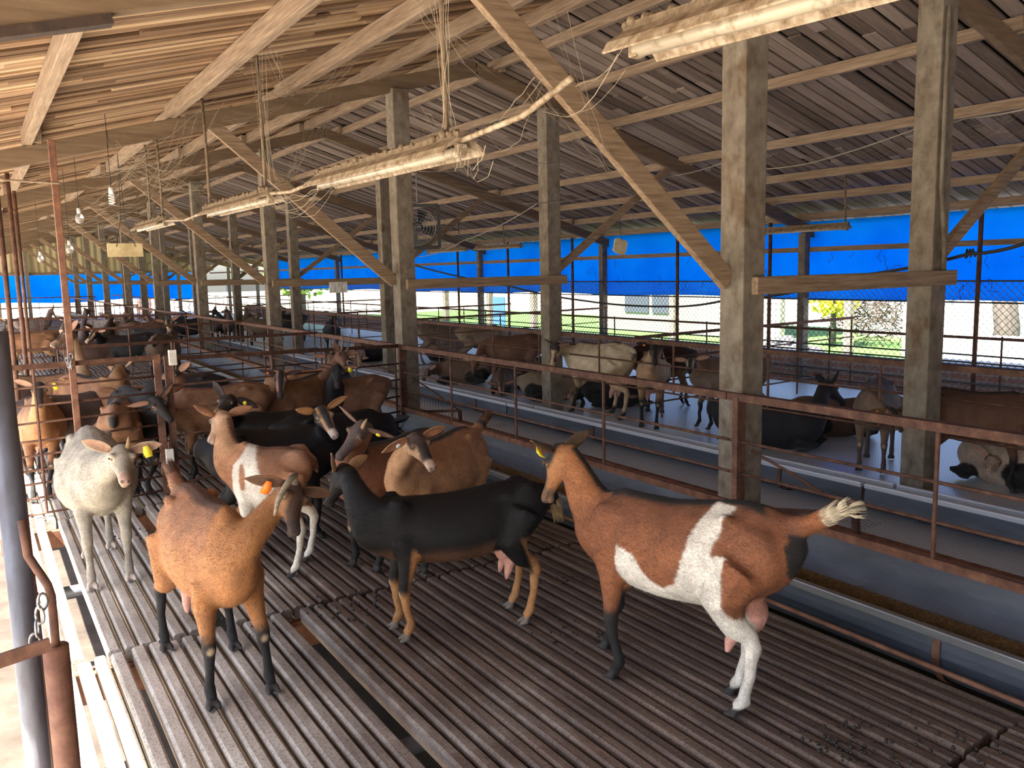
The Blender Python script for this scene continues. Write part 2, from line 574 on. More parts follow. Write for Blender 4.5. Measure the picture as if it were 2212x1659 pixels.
def build_roof():
    rr = random.Random(3)
    for side, name in ((-1, 'ceiling'), (1, 'ceiling')):
        mb = B()
        y = -2.6
        lo, hi = (-1.15, XC) if side < 0 else (XC, 10.85)
        while y < YE + .3:
            wd = rr.uniform(.075, .12) if side < 0 else rr.uniform(.12, .17)
            cuts = [lo, lo + rr.uniform(1.2, 2.2), lo + rr.uniform(3.0, 4.2), hi]
            for a, b in zip(cuts[:-1], cuts[1:]):
                t = rr.uniform(-.12, .42) if side < 0 else rr.uniform(-.02, .34)
                dz = rr.uniform(0, .026)
                z0 = zr(a) + .29 + dz
                z1 = zr(b) + .29 + dz
                y0, y1 = y + rr.uniform(0, .008), y + wd - rr.uniform(.012, .026)
                vs = [(a, y0, z0), (b, y0, z1), (b, y1, z1), (a, y1, z0), (a, y0, z0 + .018), (b, y0, z1 + .018), (b, y1, z1 + .018), (a, y1, z0 + .018)]
                mb.add(vs, [(0, 3, 2, 1), (4, 5, 6, 7), (0, 1, 5, 4), (1, 2, 6, 5), (2, 3, 7, 6), (3, 0, 4, 7)], t)
            y += wd
        mb.build(name, 'plank' if side < 0 else 'plank_grey', kind='structure', origin=None, tone=True)
    for side in (-1, 1):
        mb = B()
        lo, hi = (-1.25, XC) if side < 0 else (XC, 10.95)
        za, zb = zr(lo) + .37, zr(hi) + .37
        vs = [(lo, -14, za), (hi, -14, zb), (hi, YE + .4, zb), (lo, YE + .4, za)]
        vs += [(a, b, c + .03) for a, b, c in vs]
        mb.add(vs, [(0, 3, 2, 1), (4, 5, 6, 7), (0, 1, 5, 4), (1, 2, 6, 5), (2, 3, 7, 6), (3, 0, 4, 7)])
        mb.build('ceiling', 'underlay', kind='structure', origin=None)
    PL = [-.5, .545, 1.70, 2.72, 3.62, 4.5]
    PR = [5.12, 5.93, 6.78, 8.0, 8.92, 9.6, 10.3]
    for i in range(-1, 10):
        y = YB + i * L
        if i == 9: y -= .12
        n = 'behind the viewpoint' if i < 0 else ORD[i] + ' from the viewpoint'
        for side in (-1, 1):
            mb = B()
            a = (-1.05 if side < 0 else 10.75)
            mb.beam((a, y, zr(a) + .075), (XC, y, ZA + .075), .065, .15)
            o = mb.build('rafter', 'wood_rafter', label='sloping %s timber rafter, %s' % ('left-hand' if side < 0 else 'right-hand', n), cat='beam', group='roof rafters', bevel=.006)
        if i < 9:
            for k, x in enumerate(PL + PR):
                mb = B()
                hh = .13 if x < XC else .10
                wp = .07 if x < XC else .06
                xx = x + (wp * .51 if i % 2 else -wp * .51)
                mb.beam((xx, y - .10, zr(xx) + .152 + hh / 2), (xx, y + L + .10, zr(xx) + .152 + hh / 2), wp, hh)
                side = 'left' if x < XC else 'right'
                kk = k if x < XC else k - len(PL)
                mb.build('purlin', 'wood_y', label='%s roof slope purlin, %s up from the eave, %s' % (side, ORD[kk if side == 'left' else len(PR) - 1 - kk].replace('nearest', 'first'), 'over the viewpoint' if i < 0 else 'bay %s from the viewpoint' % ORD[i]), cat='beam', group='roof purlins', bevel=.005)
    # splice plate nailed to the nearest rafter
    mb = B()
    mb.beam((-.5, YB - .01, zr(-.5) - .022), (.53, YB - .01, zr(.53) - .022), .07, .035)
    mb.build('splice_plate', 'rust_dark', label='dark steel splice plate bolted to the nearest left rafter', cat='plate')


def pillar(x, y, top, s, label, group, base=-.6):
    root = empty('pillar', (x, y, base), label, 'pillar', group)
    h = s / 2
    mb = B()
    mb.box((x - h, y - h, base), (x + h, y + h, top))
    o = mb.build('shaft', 'concrete', root, bevel=.008)
    return root


def build_pillars():
    for i in range(0, 9):
        y = YB + i * L
        for X, nm in ((XP, 'along the slatted pen'), (XQ, 'along the mesh-floor pen')):
            p = pillar(X, y, zr(X) + .02, .185, 'square concrete pillar %s, %s from the viewpoint' % (nm, ORD[i]), 'concrete pillars either side of the feed alley')
        # tie beam + braces
        mb = B()
        mb.beam((XP - .03, y - .12, 1.575), (XQ + .14, y - .12, 1.575), .05, .105)
        mb.build('tie_beam', 'wood_x', label='horizontal timber tie across the feed alley, %s from the viewpoint' % ORD[i], cat='beam', group='tie beams across the feed alley', bevel=.006)
        mb = B()
        xb = 2.0
        mb.beam((XP - .1, y + .02, 1.60), (xb, y + .02, zr(xb) + .06), .05, .12, (0, 0, 1))
        mb.build('brace', 'wood_x', label='diagonal timber brace rising left from the %s slatted-pen pillar to the rafter' % ORD[i], cat='beam', group='left diagonal braces', bevel=.005)
        mb = B()
        xb = 7.75
        mb.beam((XQ + .1, y + .02, 1.68), (xb, y + .02, zr(xb) + .05), .05, .09, (0, 0, 1))
        mb.build('brace', 'wood_x', label='diagonal timber brace rising right from the %s mesh-pen pillar to the rafter' % ORD[i], cat='beam', group='right diagonal braces', bevel=.005)
        mb = B()
        mb.box((4.9, y - .2, -.5), (5.1, y + .02, -.07))
        mb.build('stump', 'concrete', label='short concrete block under the far trough at the %s mesh-pen pillar' % ORD[i], cat='block', group='trough support blocks', bevel=.01)
    for i in range(0, 9):
        y = YB + i * L
        pillar(XR, y, zr(XR) + .0, .12, 'slim concrete pillar at the blue tarp side, %s from the viewpoint' % ORD[i], 'slim pillars at the tarp side')
    for j, x in enumerate((.6, 2.3, 7.4, 9.0)):
        pillar(x, YE - .12, zr(x), .16, 'pale post against the far end wall, %s from the left' % ORD[j].replace('nearest', 'first'), 'posts at the far end wall')
    # service pipe running down the nearest right pillar
    mb = B()
    mb.tube([(XQ - .06, YB - .115, 3.4), (XQ - .06, YB - .115, 2.2), (XQ + .01, YB - .115, 1.75), (XQ + .01, YB - .11, 1.62)], .016, 8)
    mb.build('conduit', 'concrete', label='dusty conduit running down the face of the nearest mesh-pen pillar', cat='pipe', smooth=True)


def build_floor():
    rr = random.Random(11)
    mb = B()
    rows = [(-1.14, 1.48), (1.49, 4.11), (4.13, 6.74), (6.76, 9.38), (9.4, 12.0), (12.02, 14.6), (14.62, 17.2), (17.22, 22.0), (22.02, 28.0), (28.02, 36.0), (36.02, 45.0)]
    for ri, (a, b) in enumerate(rows):
        x = .10
        while x < 3.12:
            wd = rr.uniform(.050, .060)
            sk = rr.random()
            gap = .017 + (.012 if rr.random() < .2 else 0)
            skip = False
            if ri == 1 and (1.16 < x < 1.24 or .42 < x < .46): skip = True
            if ri == 2 and (.86 < x < .94 or 1.35 < x < 1.39 or .30 < x < .34): skip = True
            if ri > 3 and sk < .04: skip = True
            if not skip:
                dy = rr.uniform(-.02, .02)
                cx = x + wd / 2
                c = .010
                z0, z1 = -.075, rr.uniform(-.004, 0)
                pr = [(-wd * .42, z0), (wd * .42, z0), (wd / 2, z1 - c), (wd / 2 - c, z1), (-wd / 2 + c, z1), (-wd / 2, z1 - c)]
                ya, yb_ = a + dy + .008, b + dy - .008
                nseg = 4
                rings = []
                for k in range(nseg + 1):
                    yy = ya + (yb_ - ya) * k / nseg
                    wob = rr.uniform(-.003, .003)
                    rings.append([(cx + px + wob, yy, pz + wob * .5) for px, pz in pr])
                mb.loft(rings)
            x += wd + gap
    # edge bearer beyond the last slat
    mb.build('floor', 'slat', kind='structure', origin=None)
    mb = B()
    mb.tube([(3.17, -1.2, -.035), (3.17, YE - 1, -.035)], .038, 8)
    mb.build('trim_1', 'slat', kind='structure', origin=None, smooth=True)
    for j, y in enumerate([1.485, 2.8, 4.12, 5.43, 6.75, 8.07, 9.39, 12.01, 14.61, 17.21, 22, 28, 36]):
        mb = B()
        if j % 2 == 0 or j > 6:
            mb.box((.02, y - .05, -.20), (3.2, y + .05, -.078))
        else:
            mb.tube([(.02, y, -.115), (3.2, y, -.115)], .035, 8)
        mb.build('floor_joist', 'rust_red' if j % 2 == 0 else 'galv', label='cross bearer under the slatted floor, %s from the viewpoint' % ORD[min(j, 12)], cat='beam', group='bearers under the slats', smooth=(j % 2 == 1))
    # ground below and outside
    mb = B()
    mb.add([(-60, -40, -.62), (-.35, -40, -.62), (-.35, 130, -.62), (-60, 130, -.62)], [(0, 1, 2, 3)])
    mb.build('ground', 'ground', kind='structure', origin=None)
    mb = B()
    mb.add([(-.35, -40, -.62), (10.5, -40, -.62), (10.5, YE + .2, -.62), (-.35, YE + .2, -.62)], [(0, 1, 2, 3)])
    mb.build('ground', 'pit', kind='structure', origin=None)
    mb = B()
    mb.add([(10.5, -40, -.62), (14, -40, -.62), (14, 130, -.62), (10.5, 130, -.62)], [(0, 1, 2, 3)])
    mb.add([(-.35, YE + .2, -.62), (10.5, YE + .2, -.62), (10.5, 130, -.62), (-.35, 130, -.62)], [(0, 1, 2, 3)])
    mb.add([(14, -40, -.62), (160, -40, -.62), (160, 4, -.62), (14, 4, -.62)], [(0, 1, 2, 3)])
    mb.add([(26, 4, -.62), (160, 4, -.62), (160, 45, -.62), (26, 45, -.62)], [(0, 1, 2, 3)])
    mb.add([(14, 45, -.62), (160, 45, -.62), (160, 130, -.62), (14, 130, -.62)], [(0, 1, 2, 3)])
    mb.build('ground', 'ground', kind='structure', origin=None)
    mb = B()
    mb.add([(14, 4, -.62), (26, 4, -.62), (26, 45, -.62), (14, 45, -.62)], [(0, 1, 2, 3)])
    mb.build('ground', 'grass', kind='structure', origin=None)
    # expanded metal floors
    mb = B()
    mb.box((5.72, -1.5, -.012), (10.1, YE - .2, 0))
    mb.build('floor', 'mesh_floor', kind='structure', origin=None)
    for j, x in enumerate((5.72, 7.2, 8.65, 10.1)):
        mb = B()
        mb.box((x - .025, -1.5, -.09), (x + .025, YE - .2, .004 if j in (0, 3) else -.014))
        mb.build('floor_bearer', 'galv_lip' if j in (0, 3) else 'rust', label='long steel bearer under the mesh floor, %s from the alley' % ORD[j].replace('nearest', 'first'), cat='beam', group='bearers under the mesh floor')
    mb = B()
    mb.box((4.74, -1.5, -.072), (5.5, YE - .2, -.06))
    mb.build('floor', 'mesh_floor', kind='structure', origin=None)
    mb = B()
    mb.box((4.69, -1.5, -.13), (4.745, YE - .2, -.04))
    mb.build('walkway_edge', 'rust_red', label='rusty angle edging the raised mesh walkway in the alley', cat='beam')
    mb = B()
    mb.box((3.86, -1.5, -.22), (4.69, YE - .2, -.14))
    mb.build('floor', 'pit', kind='structure', origin=None)
    # straw litter
    mb = B()
    for k in range(2600):
        y = -1 + 22 * rr.random() ** 1.5
        x = min(4.68, max(3.9, rr.gauss(4.42, .16)))
        a = rr.uniform(0, 6.28)
        ln = rr.uniform(.03, .13)
        z = -.13 + abs(rr.gauss(0, .02))
        mb.beam((x, y, z), (x + math.cos(a) * ln, y + math.sin(a) * ln, z + rr.uniform(-.01, .04)), .0028, .0028)
    mb.build('litter_straw', 'straw', label='spilt straw lying along the alley beside the walkway', cat='straw', kind='stuff', origin=None)
    # dung pellets on the slats and below
    mb = B()
    for cx, cy, n, z in ((2.45, 1.72, 60, 0), (1.45, 3.9, 25, 0), (2.2, 3.05, 24, 0), (1.65, 4.05, 14, 0), (.45, 3.25, 230, -.61), (.5, 2.95, 160, -.61), (1.2, 3.6, 60, -.61), (.75, 6.0, 15, 0), (1.0, 8.0, 40, 0), (.35, 8.6, 160, 0), (2.6, 3.6, 14, 0), (.9, 4.15, 20, 0), (2.75, 1.55, 25, 0)):
        for k in range(n):
            s_ = .10 if z > -.1 else .22
            r = rr.uniform(.005, .0085)
            mb.ball((rr.gauss(cx, s_), rr.gauss(cy, s_), z + r), r, 5, 4)
    mb.build('dung_pellets', 'pellet', label='scattered dark dung pellets on the slats and below', cat='dung', kind='stuff', origin=None, smooth=True)


def u_profile(pts, n=3):
    P = [V(*p) for p in pts]
    out = []
    for i in range(len(P) - 1):
        p0, p1, p2, p3 = P[max(i - 1, 0)], P[i], P[i + 1], P[min(i + 2, len(P) - 1)]
        for k in range(n):
            t = k / n
            out.append(.5 * ((2 * p1) + (-p0 + p2) * t + (2 * p0 - 5 * p1 + 4 * p2 - p3) * t * t + (-p0 + 3 * p1 - 3 * p2 + p3) * t ** 3))
    out.append(P[-1])
    return out


def build_troughs():
    rr = random.Random(5)
    pP = u_profile([(3.35, .12), (3.345, .02), (3.39, -.08), (3.48, -.13), (3.60, -.12), (3.70, -.03), (3.765, .10), (3.80, .24)])
    pQ = u_profile([(5.16, .15), (5.15, .02), (5.19, -.02), (5.27, -.045), (5.38, -.045), (5.48, -.02), (5.54, .02), (5.56, .08)])
    for nm, prof, lipx, lipz, side, lab in (('P', pP, 3.35, .12, -1, 'slatted pen'), ('Q', pQ, 5.55, .075, 1, 'mesh-floor pen')):
        for i in range(-1, 9):
            y0 = YB + i * L + .02
            y1 = y0 + L - .025
            if i == 0: y0 += 0
            root = empty('feed_trough', ((prof[0][0] + prof[-1][0]) / 2, (y0 + y1) / 2, prof[6][1]), 'galvanised feed trough section beside the %s, %s stretch from the viewpoint' % (lab, ORD[i + 1]), 'trough', 'trough sections along the feed alley')
            mb = B()
            mb.sheet(prof, y0, y1, .004)
            mb.build('basin', 'galv', root, smooth=False)
            mb = B()
            mb.box((lipx - .022, y0, lipz - .022), (lipx + .018, y1, lipz + .02))
            mb.build('lip', 'galv_lip' if nm == 'P' else 'galv_glint', root, bevel=.006)
            if nm == 'Q':
                mb = B()
                mb.box((5.14, y0, .13), (5.18, y1, .165))
                mb.build('lip', 'galv_glint', root, bevel=.006)
            # hanger straps
            for k in range(2):
                yy = y0 + (k + .3) * (y1 - y0) / 2
                mb = B()
                off = .006
                pr = [(p[0] + (-off if p[0] < (prof[0][0] + prof[-1][0]) / 2 else off), p[1] - off * 1.5) for p in prof]
                mb.sheet(pr, yy, yy + .035, -.004)
                mb.build('strap', 'rust', root)
    mb = B()
    for k in range(7500):
        y = -1.0 + 18 * rr.random() ** 1.6
        u = rr.gauss(0, .4)
        x = 3.56 + .10 * max(-1.2, min(1.3, u))
        zb = -.012 + .28 * (x - 3.46)
        a = rr.uniform(0, 6.28)
        ln = rr.uniform(.012, .06)
        mb.beam((x, y, zb + rr.uniform(0, .02)), (x + math.cos(a) * ln * .5, y + math.sin(a) * ln, zb + rr.uniform(.005, .03)), .004, .004)
    mb.add([(3.40, -1, -.02), (3.69, -1, .05), (3.69, 20, .05), (3.40, 20, -.02), (3.44, -1, -.10), (3.62, -1, -.10), (3.62, 20, -.10), (3.44, 20, -.10)], [(0, 1, 2, 3), (4, 7, 6, 5), (0, 4, 5, 1), (1, 5, 6, 2), (2, 6, 7, 3), (3, 7, 4, 0)])
    mb.build('chopped_hay', 'hay', label='brown chopped hay left in the bottom of the near trough', cat='hay', kind='stuff', origin=None)
    mb = B()
    mb.tube([(3.235, -1, .0), (3.235, 2.0, .02), (3.225, 5, .05), (3.23, YE - 2, .05)], .012, 8)
    mb.build('water_pipe', 'rust_red', label='thin rusty rail running under the lip of the near trough', cat='pipe', smooth=True)


def fence_run(name, X, ya, yb, rails, posts, label, group, thick_posts=(), top=(.012, .05), z0=.22):
    """rails: list of z; first is the top flat bar"""
    root = empty(name, (X, (ya + yb) / 2, z0), label, 'fence', group)
    for k, z in enumerate(rails):
        mb = B()
        if k == 0:
            mb.box((X - .028, ya, z - .022), (X + .028, yb, z + .022))
            mb.build('top_rail', 'rust', root)
        elif k == len(rails) - 1 and z < .3:
            mb.box((X - .02, ya, z - .022), (X + .02, yb, z + .022))
            mb.build('bottom_rail', 'rust_red', root)
        else:
            mb.tube([(X, ya, z), (X, yb, z)], .0095, 8)
            mb.build('rail', 'rust', root, smooth=True)
    for y in posts:
        mb = B()
        if y in thick_posts:
            mb.box((X - .035, y - .02, -.25), (X + .035, y + .02, rails[0]))
        else:
            mb.tube([(X - .005, y, rails[-1]), (X - .005, y, rails[0])], .0115, 8)
        mb.build('post', 'rust', root)
    return root


def build_fences():
    for i in range(-1, 9):
        y0 = YB + i * L
        ps = [y0 + .02 - .10, y0 + 1.20, y0 + 2.38, y0 + 3.52]
        if i == -1: ps = [y0 + 1.2, y0 + 2.2, 2.23]
        fence_run('feed_fence', 3.8, y0, y0 + L - .01, [.92, .65, .455, .255], ps, 'rusty feed fence beside the slatted pen, %s panel from the viewpoint' % ORD[i + 1], 'feed fence panels along the slatted pen', thick_posts=(ps[0],))
        y0 += .0
        fence_run('feed_fence', 5.78 + .12, y0, y0 + L - .01, [.93, .70, .42], [y0 + .4, y0 + 1.5, y0 + 2.7, y0 + 3.9], 'rusty feed fence beside the mesh-floor pen, %s panel from the viewpoint' % ORD[i + 1], 'feed fence panels along the mesh-floor pen')
    # trough stays (bent rod and flat bar) at the pillars
    for i in range(0, 4):
        y = YB + i * L
        root = empty('trough_stay', (4.1, y - .1, -.14), 'bent rod stay with flat bar behind the %s slatted-pen pillar' % ORD[i], 'bracket', 'trough stays at the pillars')
        mb = B()
        mb.tube([(3.86, y - .02, .62), (4.02, y - .30, .46), (4.18, y - .62, .26)], .009, 6)
        mb.build('rod', 'rust', root, smooth=True)
        mb = B()
        mb.beam((4.18, y - .62, .27), (4.20, y - .64, -.12), .035, .03, (1, 0, 0))
        mb.build('leg', 'rust', root)
        mb = B()
        mb.beam((4.18, y - .62, .26), (3.98, y - .08, .20), .008, .028)
        mb.build('arm', 'rust', root)
    # cross fences in the slatted pens
    def cross(pa, pb, za, zb, rails, posts, label, thick=(), r=.010, name='pen_fence', zlow=.03, lab_cat='fence', material='rust'):
        a, b = V(*pa), V(*pb)
        root = empty(name, (*(a + b) / 2, .0), label, lab_cat, 'cross fences between pens')
        for k, t in enumerate(rails):
            p = V(*a, zlow + (za - zlow) * t)
            q = V(*b, zlow + (zb - zlow) * t)
            mb = B()
            if k == 0:
                mb.beam(p, q, .028, .034)
                mb.build('top_rail', material, root)
            else:
                mid = (p + q) / 2 + V(0, 0, random.uniform(-.006, .006))
                mb.tube([p, mid, q], r, 6)
                mb.build('rail', material, root, smooth=True)
        for t in posts:
            c = a + (b - a) * t
            zt = za + (zb - za) * t
            mb = B()
            if t in thick:
                mb.beam((*c, 0), (*c, zt + .02), .05, .045, (0, 1, 0))
            else:
                mb.tube([(*c, zlow), (*c, zt)], .011, 6)
            mb.build('post', material, root)
        return root
    cross((.16, 6.83), (1.19, 7.02), 1.10, 1.09, [1, .86, .74, .62, .50, .40, .30, .21, .11, 0], [.0, .16, .985], 'rusty hinged gate of close bars left behind the white goat', (.985,), name='gate', zlow=.03, lab_cat='gate', r=.0085)
    cross((1.26, 7.05), (3.76, 8.18), 1.07, .93, [1, .79, .60, .40, .22, .02], [.0, .38, .62, .985], 'long rusty cross fence behind the brown goats, from gate post to second pillar', (.0,), zlow=.03)
    # tall gate pole up to the rafter
    mb = B()
    mb.beam((.575, 6.88, 0), (.575, 6.88, zr(.575)), .045, .045, (0, 1, 0))
    mb.build('gate_pole', 'rust_red', label='tall brown steel pole from slats to rafter beside the gate', cat='pole', bevel=.004)
    for j, (x, y) in enumerate(((.27, 8.6), (.40, 9.6), (.36, 11.2), (.55, 11.9))):
        mb = B()
        mb.tube([(x, y, 0), (x, y, zr(x) + .1)], .02, 8)
        mb.build('pole', 'rust', label='slim dark steel pole at the far left pen edge, %s' % ORD[j], cat='pole', group='slim poles at the left edge', smooth=True)
    cross((.16, 10.2), (3.74, 10.6), .98, .95, [1, .78, .58, .40, .2], [.0, .16, .5, .8, .99], 'rusty cross fence behind the long-necked brown goat, second pen division', ())
    cross((.16, 13.4), (3.74, 14.2), 1.0, .95, [1, .75, .5, .25], [.0, .25, .5, .75, .99], 'rusty cross fence behind the black goats, third pen division', ())
    cross((.16, 18.0), (3.74, 18.4), 1.0, .95, [1, .75, .5, .25], [.0, .25, .5, .75, .99], 'rusty cross fence of the fourth pen division', ())
    cross((.16, 24.0), (3.74, 24.4), 1.05, 1.0, [1, .75, .5, .25], [.0, .25, .5, .75, .99], 'rusty cross fence of the fifth pen division', ())
    cross((.16, 33.0), (3.74, 33.4), 1.15, 1.1, [1, .75, .5, .25], [.0, .25, .5, .75, .99], 'rusty cross fence of the furthest pen division', ())
    # cross fences in the mesh pens
    for j, y in enumerate((6.9, 12.2, 15.6, 22.0, 31.0)):
        cross((5.95, y), (10.1, y + .3), .95, .95, [1, .72, .45, .2], [.1, .4, .7, .99], 'rusty cross fence in the mesh-floor pen, %s from the viewpoint' % ORD[j], ())
    # outer side rails + poles
    for i in range(-1, 9):
        y0 = YB + i * L
        root = empty('side_fence', (10.05, y0 + L / 2, 0), 'dark pipe rail fence at the tarp side, %s stretch from the viewpoint' % ORD[i + 1], 'fence', 'side fence stretches under the tarp')
        for z, r in ((.77, .02), (.56, .012), (.47, .012), (.22, .012), (.08, .012)):
            mb = B()
            mb.tube([(10.05, y0, z), (10.05, y0 + L - .01, z)], r, 6)
            mb.build('rail', 'rust' if r > .015 else 'wire', root, smooth=True)
        for t in (.35, .85):
            mb = B()
            mb.tube([(10.05, y0 + L * t, -.2), (10.05, y0 + L * t, .8)], .013, 6)
            mb.build('post', 'rust', root, smooth=True)
    for j, (y, top) in enumerate(((5.54, 1), (8.67, 1), (10.64, 1), (13.61, 1), (16.0, 1), (18.3, 1), (21, 1), (26, 1), (31, 1))):
        mb = B()
        mb.tube([(10.12, y, -.2), (10.12, y, zr(10.12) + .1)], .028, 8)
        mb.build('pole', 'rust', label='dark steel pole against the blue tarp, %s from the viewpoint' % ORD[j], cat='pole', group='steel poles against the tarp', smooth=True)
    # chain-link
    for i in range(-1, 8):
        y0 = YB + i * L
        root = empty('chain_link_fence', (10.2, y0 + L / 2, .2), 'sagging chain-link netting below the blue tarp, %s stretch from the viewpoint' % ORD[i + 1], 'fence', 'chain-link netting stretches')
        mb = B()
        z0, z1 = .12, 1.44
        st = .088 if i < 5 else .13
        n = int(L / st)
        rw = .0022 if i < 2 else .003
        for k in range(-int((z1 - z0) / st), n):
            for s_ in (1, -1):
                ya = y0 + k * st
                yb = ya + (z1 - z0)
                za, zb = z0, z1
                if ya < y0: za += y0 - ya; ya = y0
                if yb > y0 + L: zb -= yb - y0 - L; yb = y0 + L
                if s_ < 0: ya, yb = 2 * y0 + L - ya, 2 * y0 + L - yb
                mb.beam((10.2 + .002 * s_, ya, za), (10.2 + .002 * s_, yb, zb), rw * 2, rw * 2)
        mb.build('netting', 'wire', root)
        mb = B()
        mb.tube([(10.2, y0, z1), (10.2, y0 + L, z1)], .012, 6)
        mb.build('top_wire', 'wire', root, smooth=True)


def build_tarp_and_walls():
    # tarp along the right side, slightly billowed, hanging from the eave
    for nm, y0, y1 in (('blue_tarp', -14, 34.0),):
        mb = B()
        ny, nz = 320, 14
        vs, fs = [], []
        for th in (0, .004):
            for j in range(ny + 1):
                y = y0 + (y1 - y0) * j / ny
                for k in range(nz + 1):
                    t = k / nz
                    sag = .018 * math.sin(y * 1.35) + .01 * math.sin(y * .5 + 1)
                    z = (1.18 + sag) * (1 - t) + 2.30 * t
                    bil = .05 * math.sin(t * 3.1) * math.sin(y * .9) + .012 * math.sin(y * 6 + t * 4)
                    vs.append((10.5 + bil + th, y, z))
        W = nz + 1
        N = (ny + 1) * W
        for j in range(ny):
            for k in range(nz):
                a = j * W + k
                fs.append((a, a + 1, a + W + 1, a + W))
                fs.append((N + a, N + a + W, N + a + W + 1, N + a + 1))
        for j in range(ny):
            a = j * W
            fs.append((a, a + W, N + a + W, N + a))
            a = j * W + nz
            fs.append((a, N + a, N + a + W, a + W))
        mb.add(vs, fs)
        o = mb.build(nm, 'tarp', label='long blue tarpaulin hanging along the right side under the eave', cat='tarp', smooth=True)
    mb = B()
    mb.tube([(10.44, -1.5, 1.17), (10.44, 34, 1.17)], .012, 6)
    mb.build('tarp_hem_rope', 'blackcable', label='dark rope along the bottom hem of the blue tarp', cat='rope', smooth=True)
    mb = B()
    mb.box((10.40, -1.5, 1.86), (10.44, 45, 1.93))
    mb.build('side_rail', 'wood_y', label='long timber rail crossing behind the slim pillars at the tarp', cat='beam')
    # far end: corrugated gable, tarp, low wall
    mb = B()
    n = 300
    x0, x1 = -1.0, 10.7
    vs, fs = [], []
    for j in range(n + 1):
        x = x0 + (x1 - x0) * j / n
        yy = YE + .1 + .035 * math.sin(j * 2 * math.pi / 7)
        vs += [(x, yy, 2.0), (x, yy, max(2.02, zr(x) + .30)), (x, yy + .01, 2.0), (x, yy + .01, max(2.02, zr(x) + .30))]
    for j in range(n):
        a = 4 * j
        fs += [(a, a + 4, a + 5, a + 1), (a + 2, a + 3, a + 7, a + 6)]
    mb.add(vs, fs)
    mb.build('wall_back', 'tan_sheet', kind='structure', origin=None)
    mb = B()
    mb.box((-1, YE + .0, 1.96), (10.6, YE + .1, 2.06))
    mb.build('trim_2', 'wood_x', kind='structure', origin=None)
    mb = B()
    vs, fs = [], []
    n = 60
    for th in (0, .004):
        for j in range(n + 1):
            x = -1 + 11.4 * j / n
            for k in range(5):
                t = k / 4
                vs.append((x, YE + .14 + .05 * math.sin(t * 3) * math.sin(x * 2.1) + th, (.66 + .05 * math.sin(x * 1.2)) * (1 - t) + 2.0 * t))
    N = (n + 1) * 5
    for j in range(n):
        for k in range(4):
            a = j * 5 + k
            fs.append((a, a + 5, a + 6, a + 1))
            fs.append((N + a, N + a + 1, N + a + 6, N + a + 5))
    mb.add(vs, fs)
    mb.build('blue_tarp', 'tarp', label='blue tarpaulin hanging across the far end opening', cat='tarp', smooth=True)
    mb = B()
    mb.box((-1, YE + 2.0, -.62), (10.4, YE + 2.2, -.15))
    mb.build('brick_wall', 'brick_y', label='low red brick wall beyond the far end opening', cat='wall')
    mb = B()
    mb.box((1.2, -2.2, -.62), (10.38, -2.05, 2.4))  # unseen wall added behind the camera to keep light off the floor
    mb.build('wall_front', 'concrete', kind='structure', origin=None)
    mb = B()
    mb.box((10.62, -2, -.62), (10.82, YE - 6, .27))
    mb.build('brick_wall', 'brick', label='low brick wall running outside the mesh-floor pen', cat='wall')
    mb = B()
    mb.tube([(10.7, -2, .33), (10.7, 12, .33), (10.72, YE - 6, .33)], .04, 8)
    mb.build('wall_pipe', 'galv', label='grey pipe lying along the top of the brick wall', cat='pipe', smooth=True)


build_roof()
build_pillars()
build_floor()
build_troughs()
build_fences()
build_tarp_and_walls()

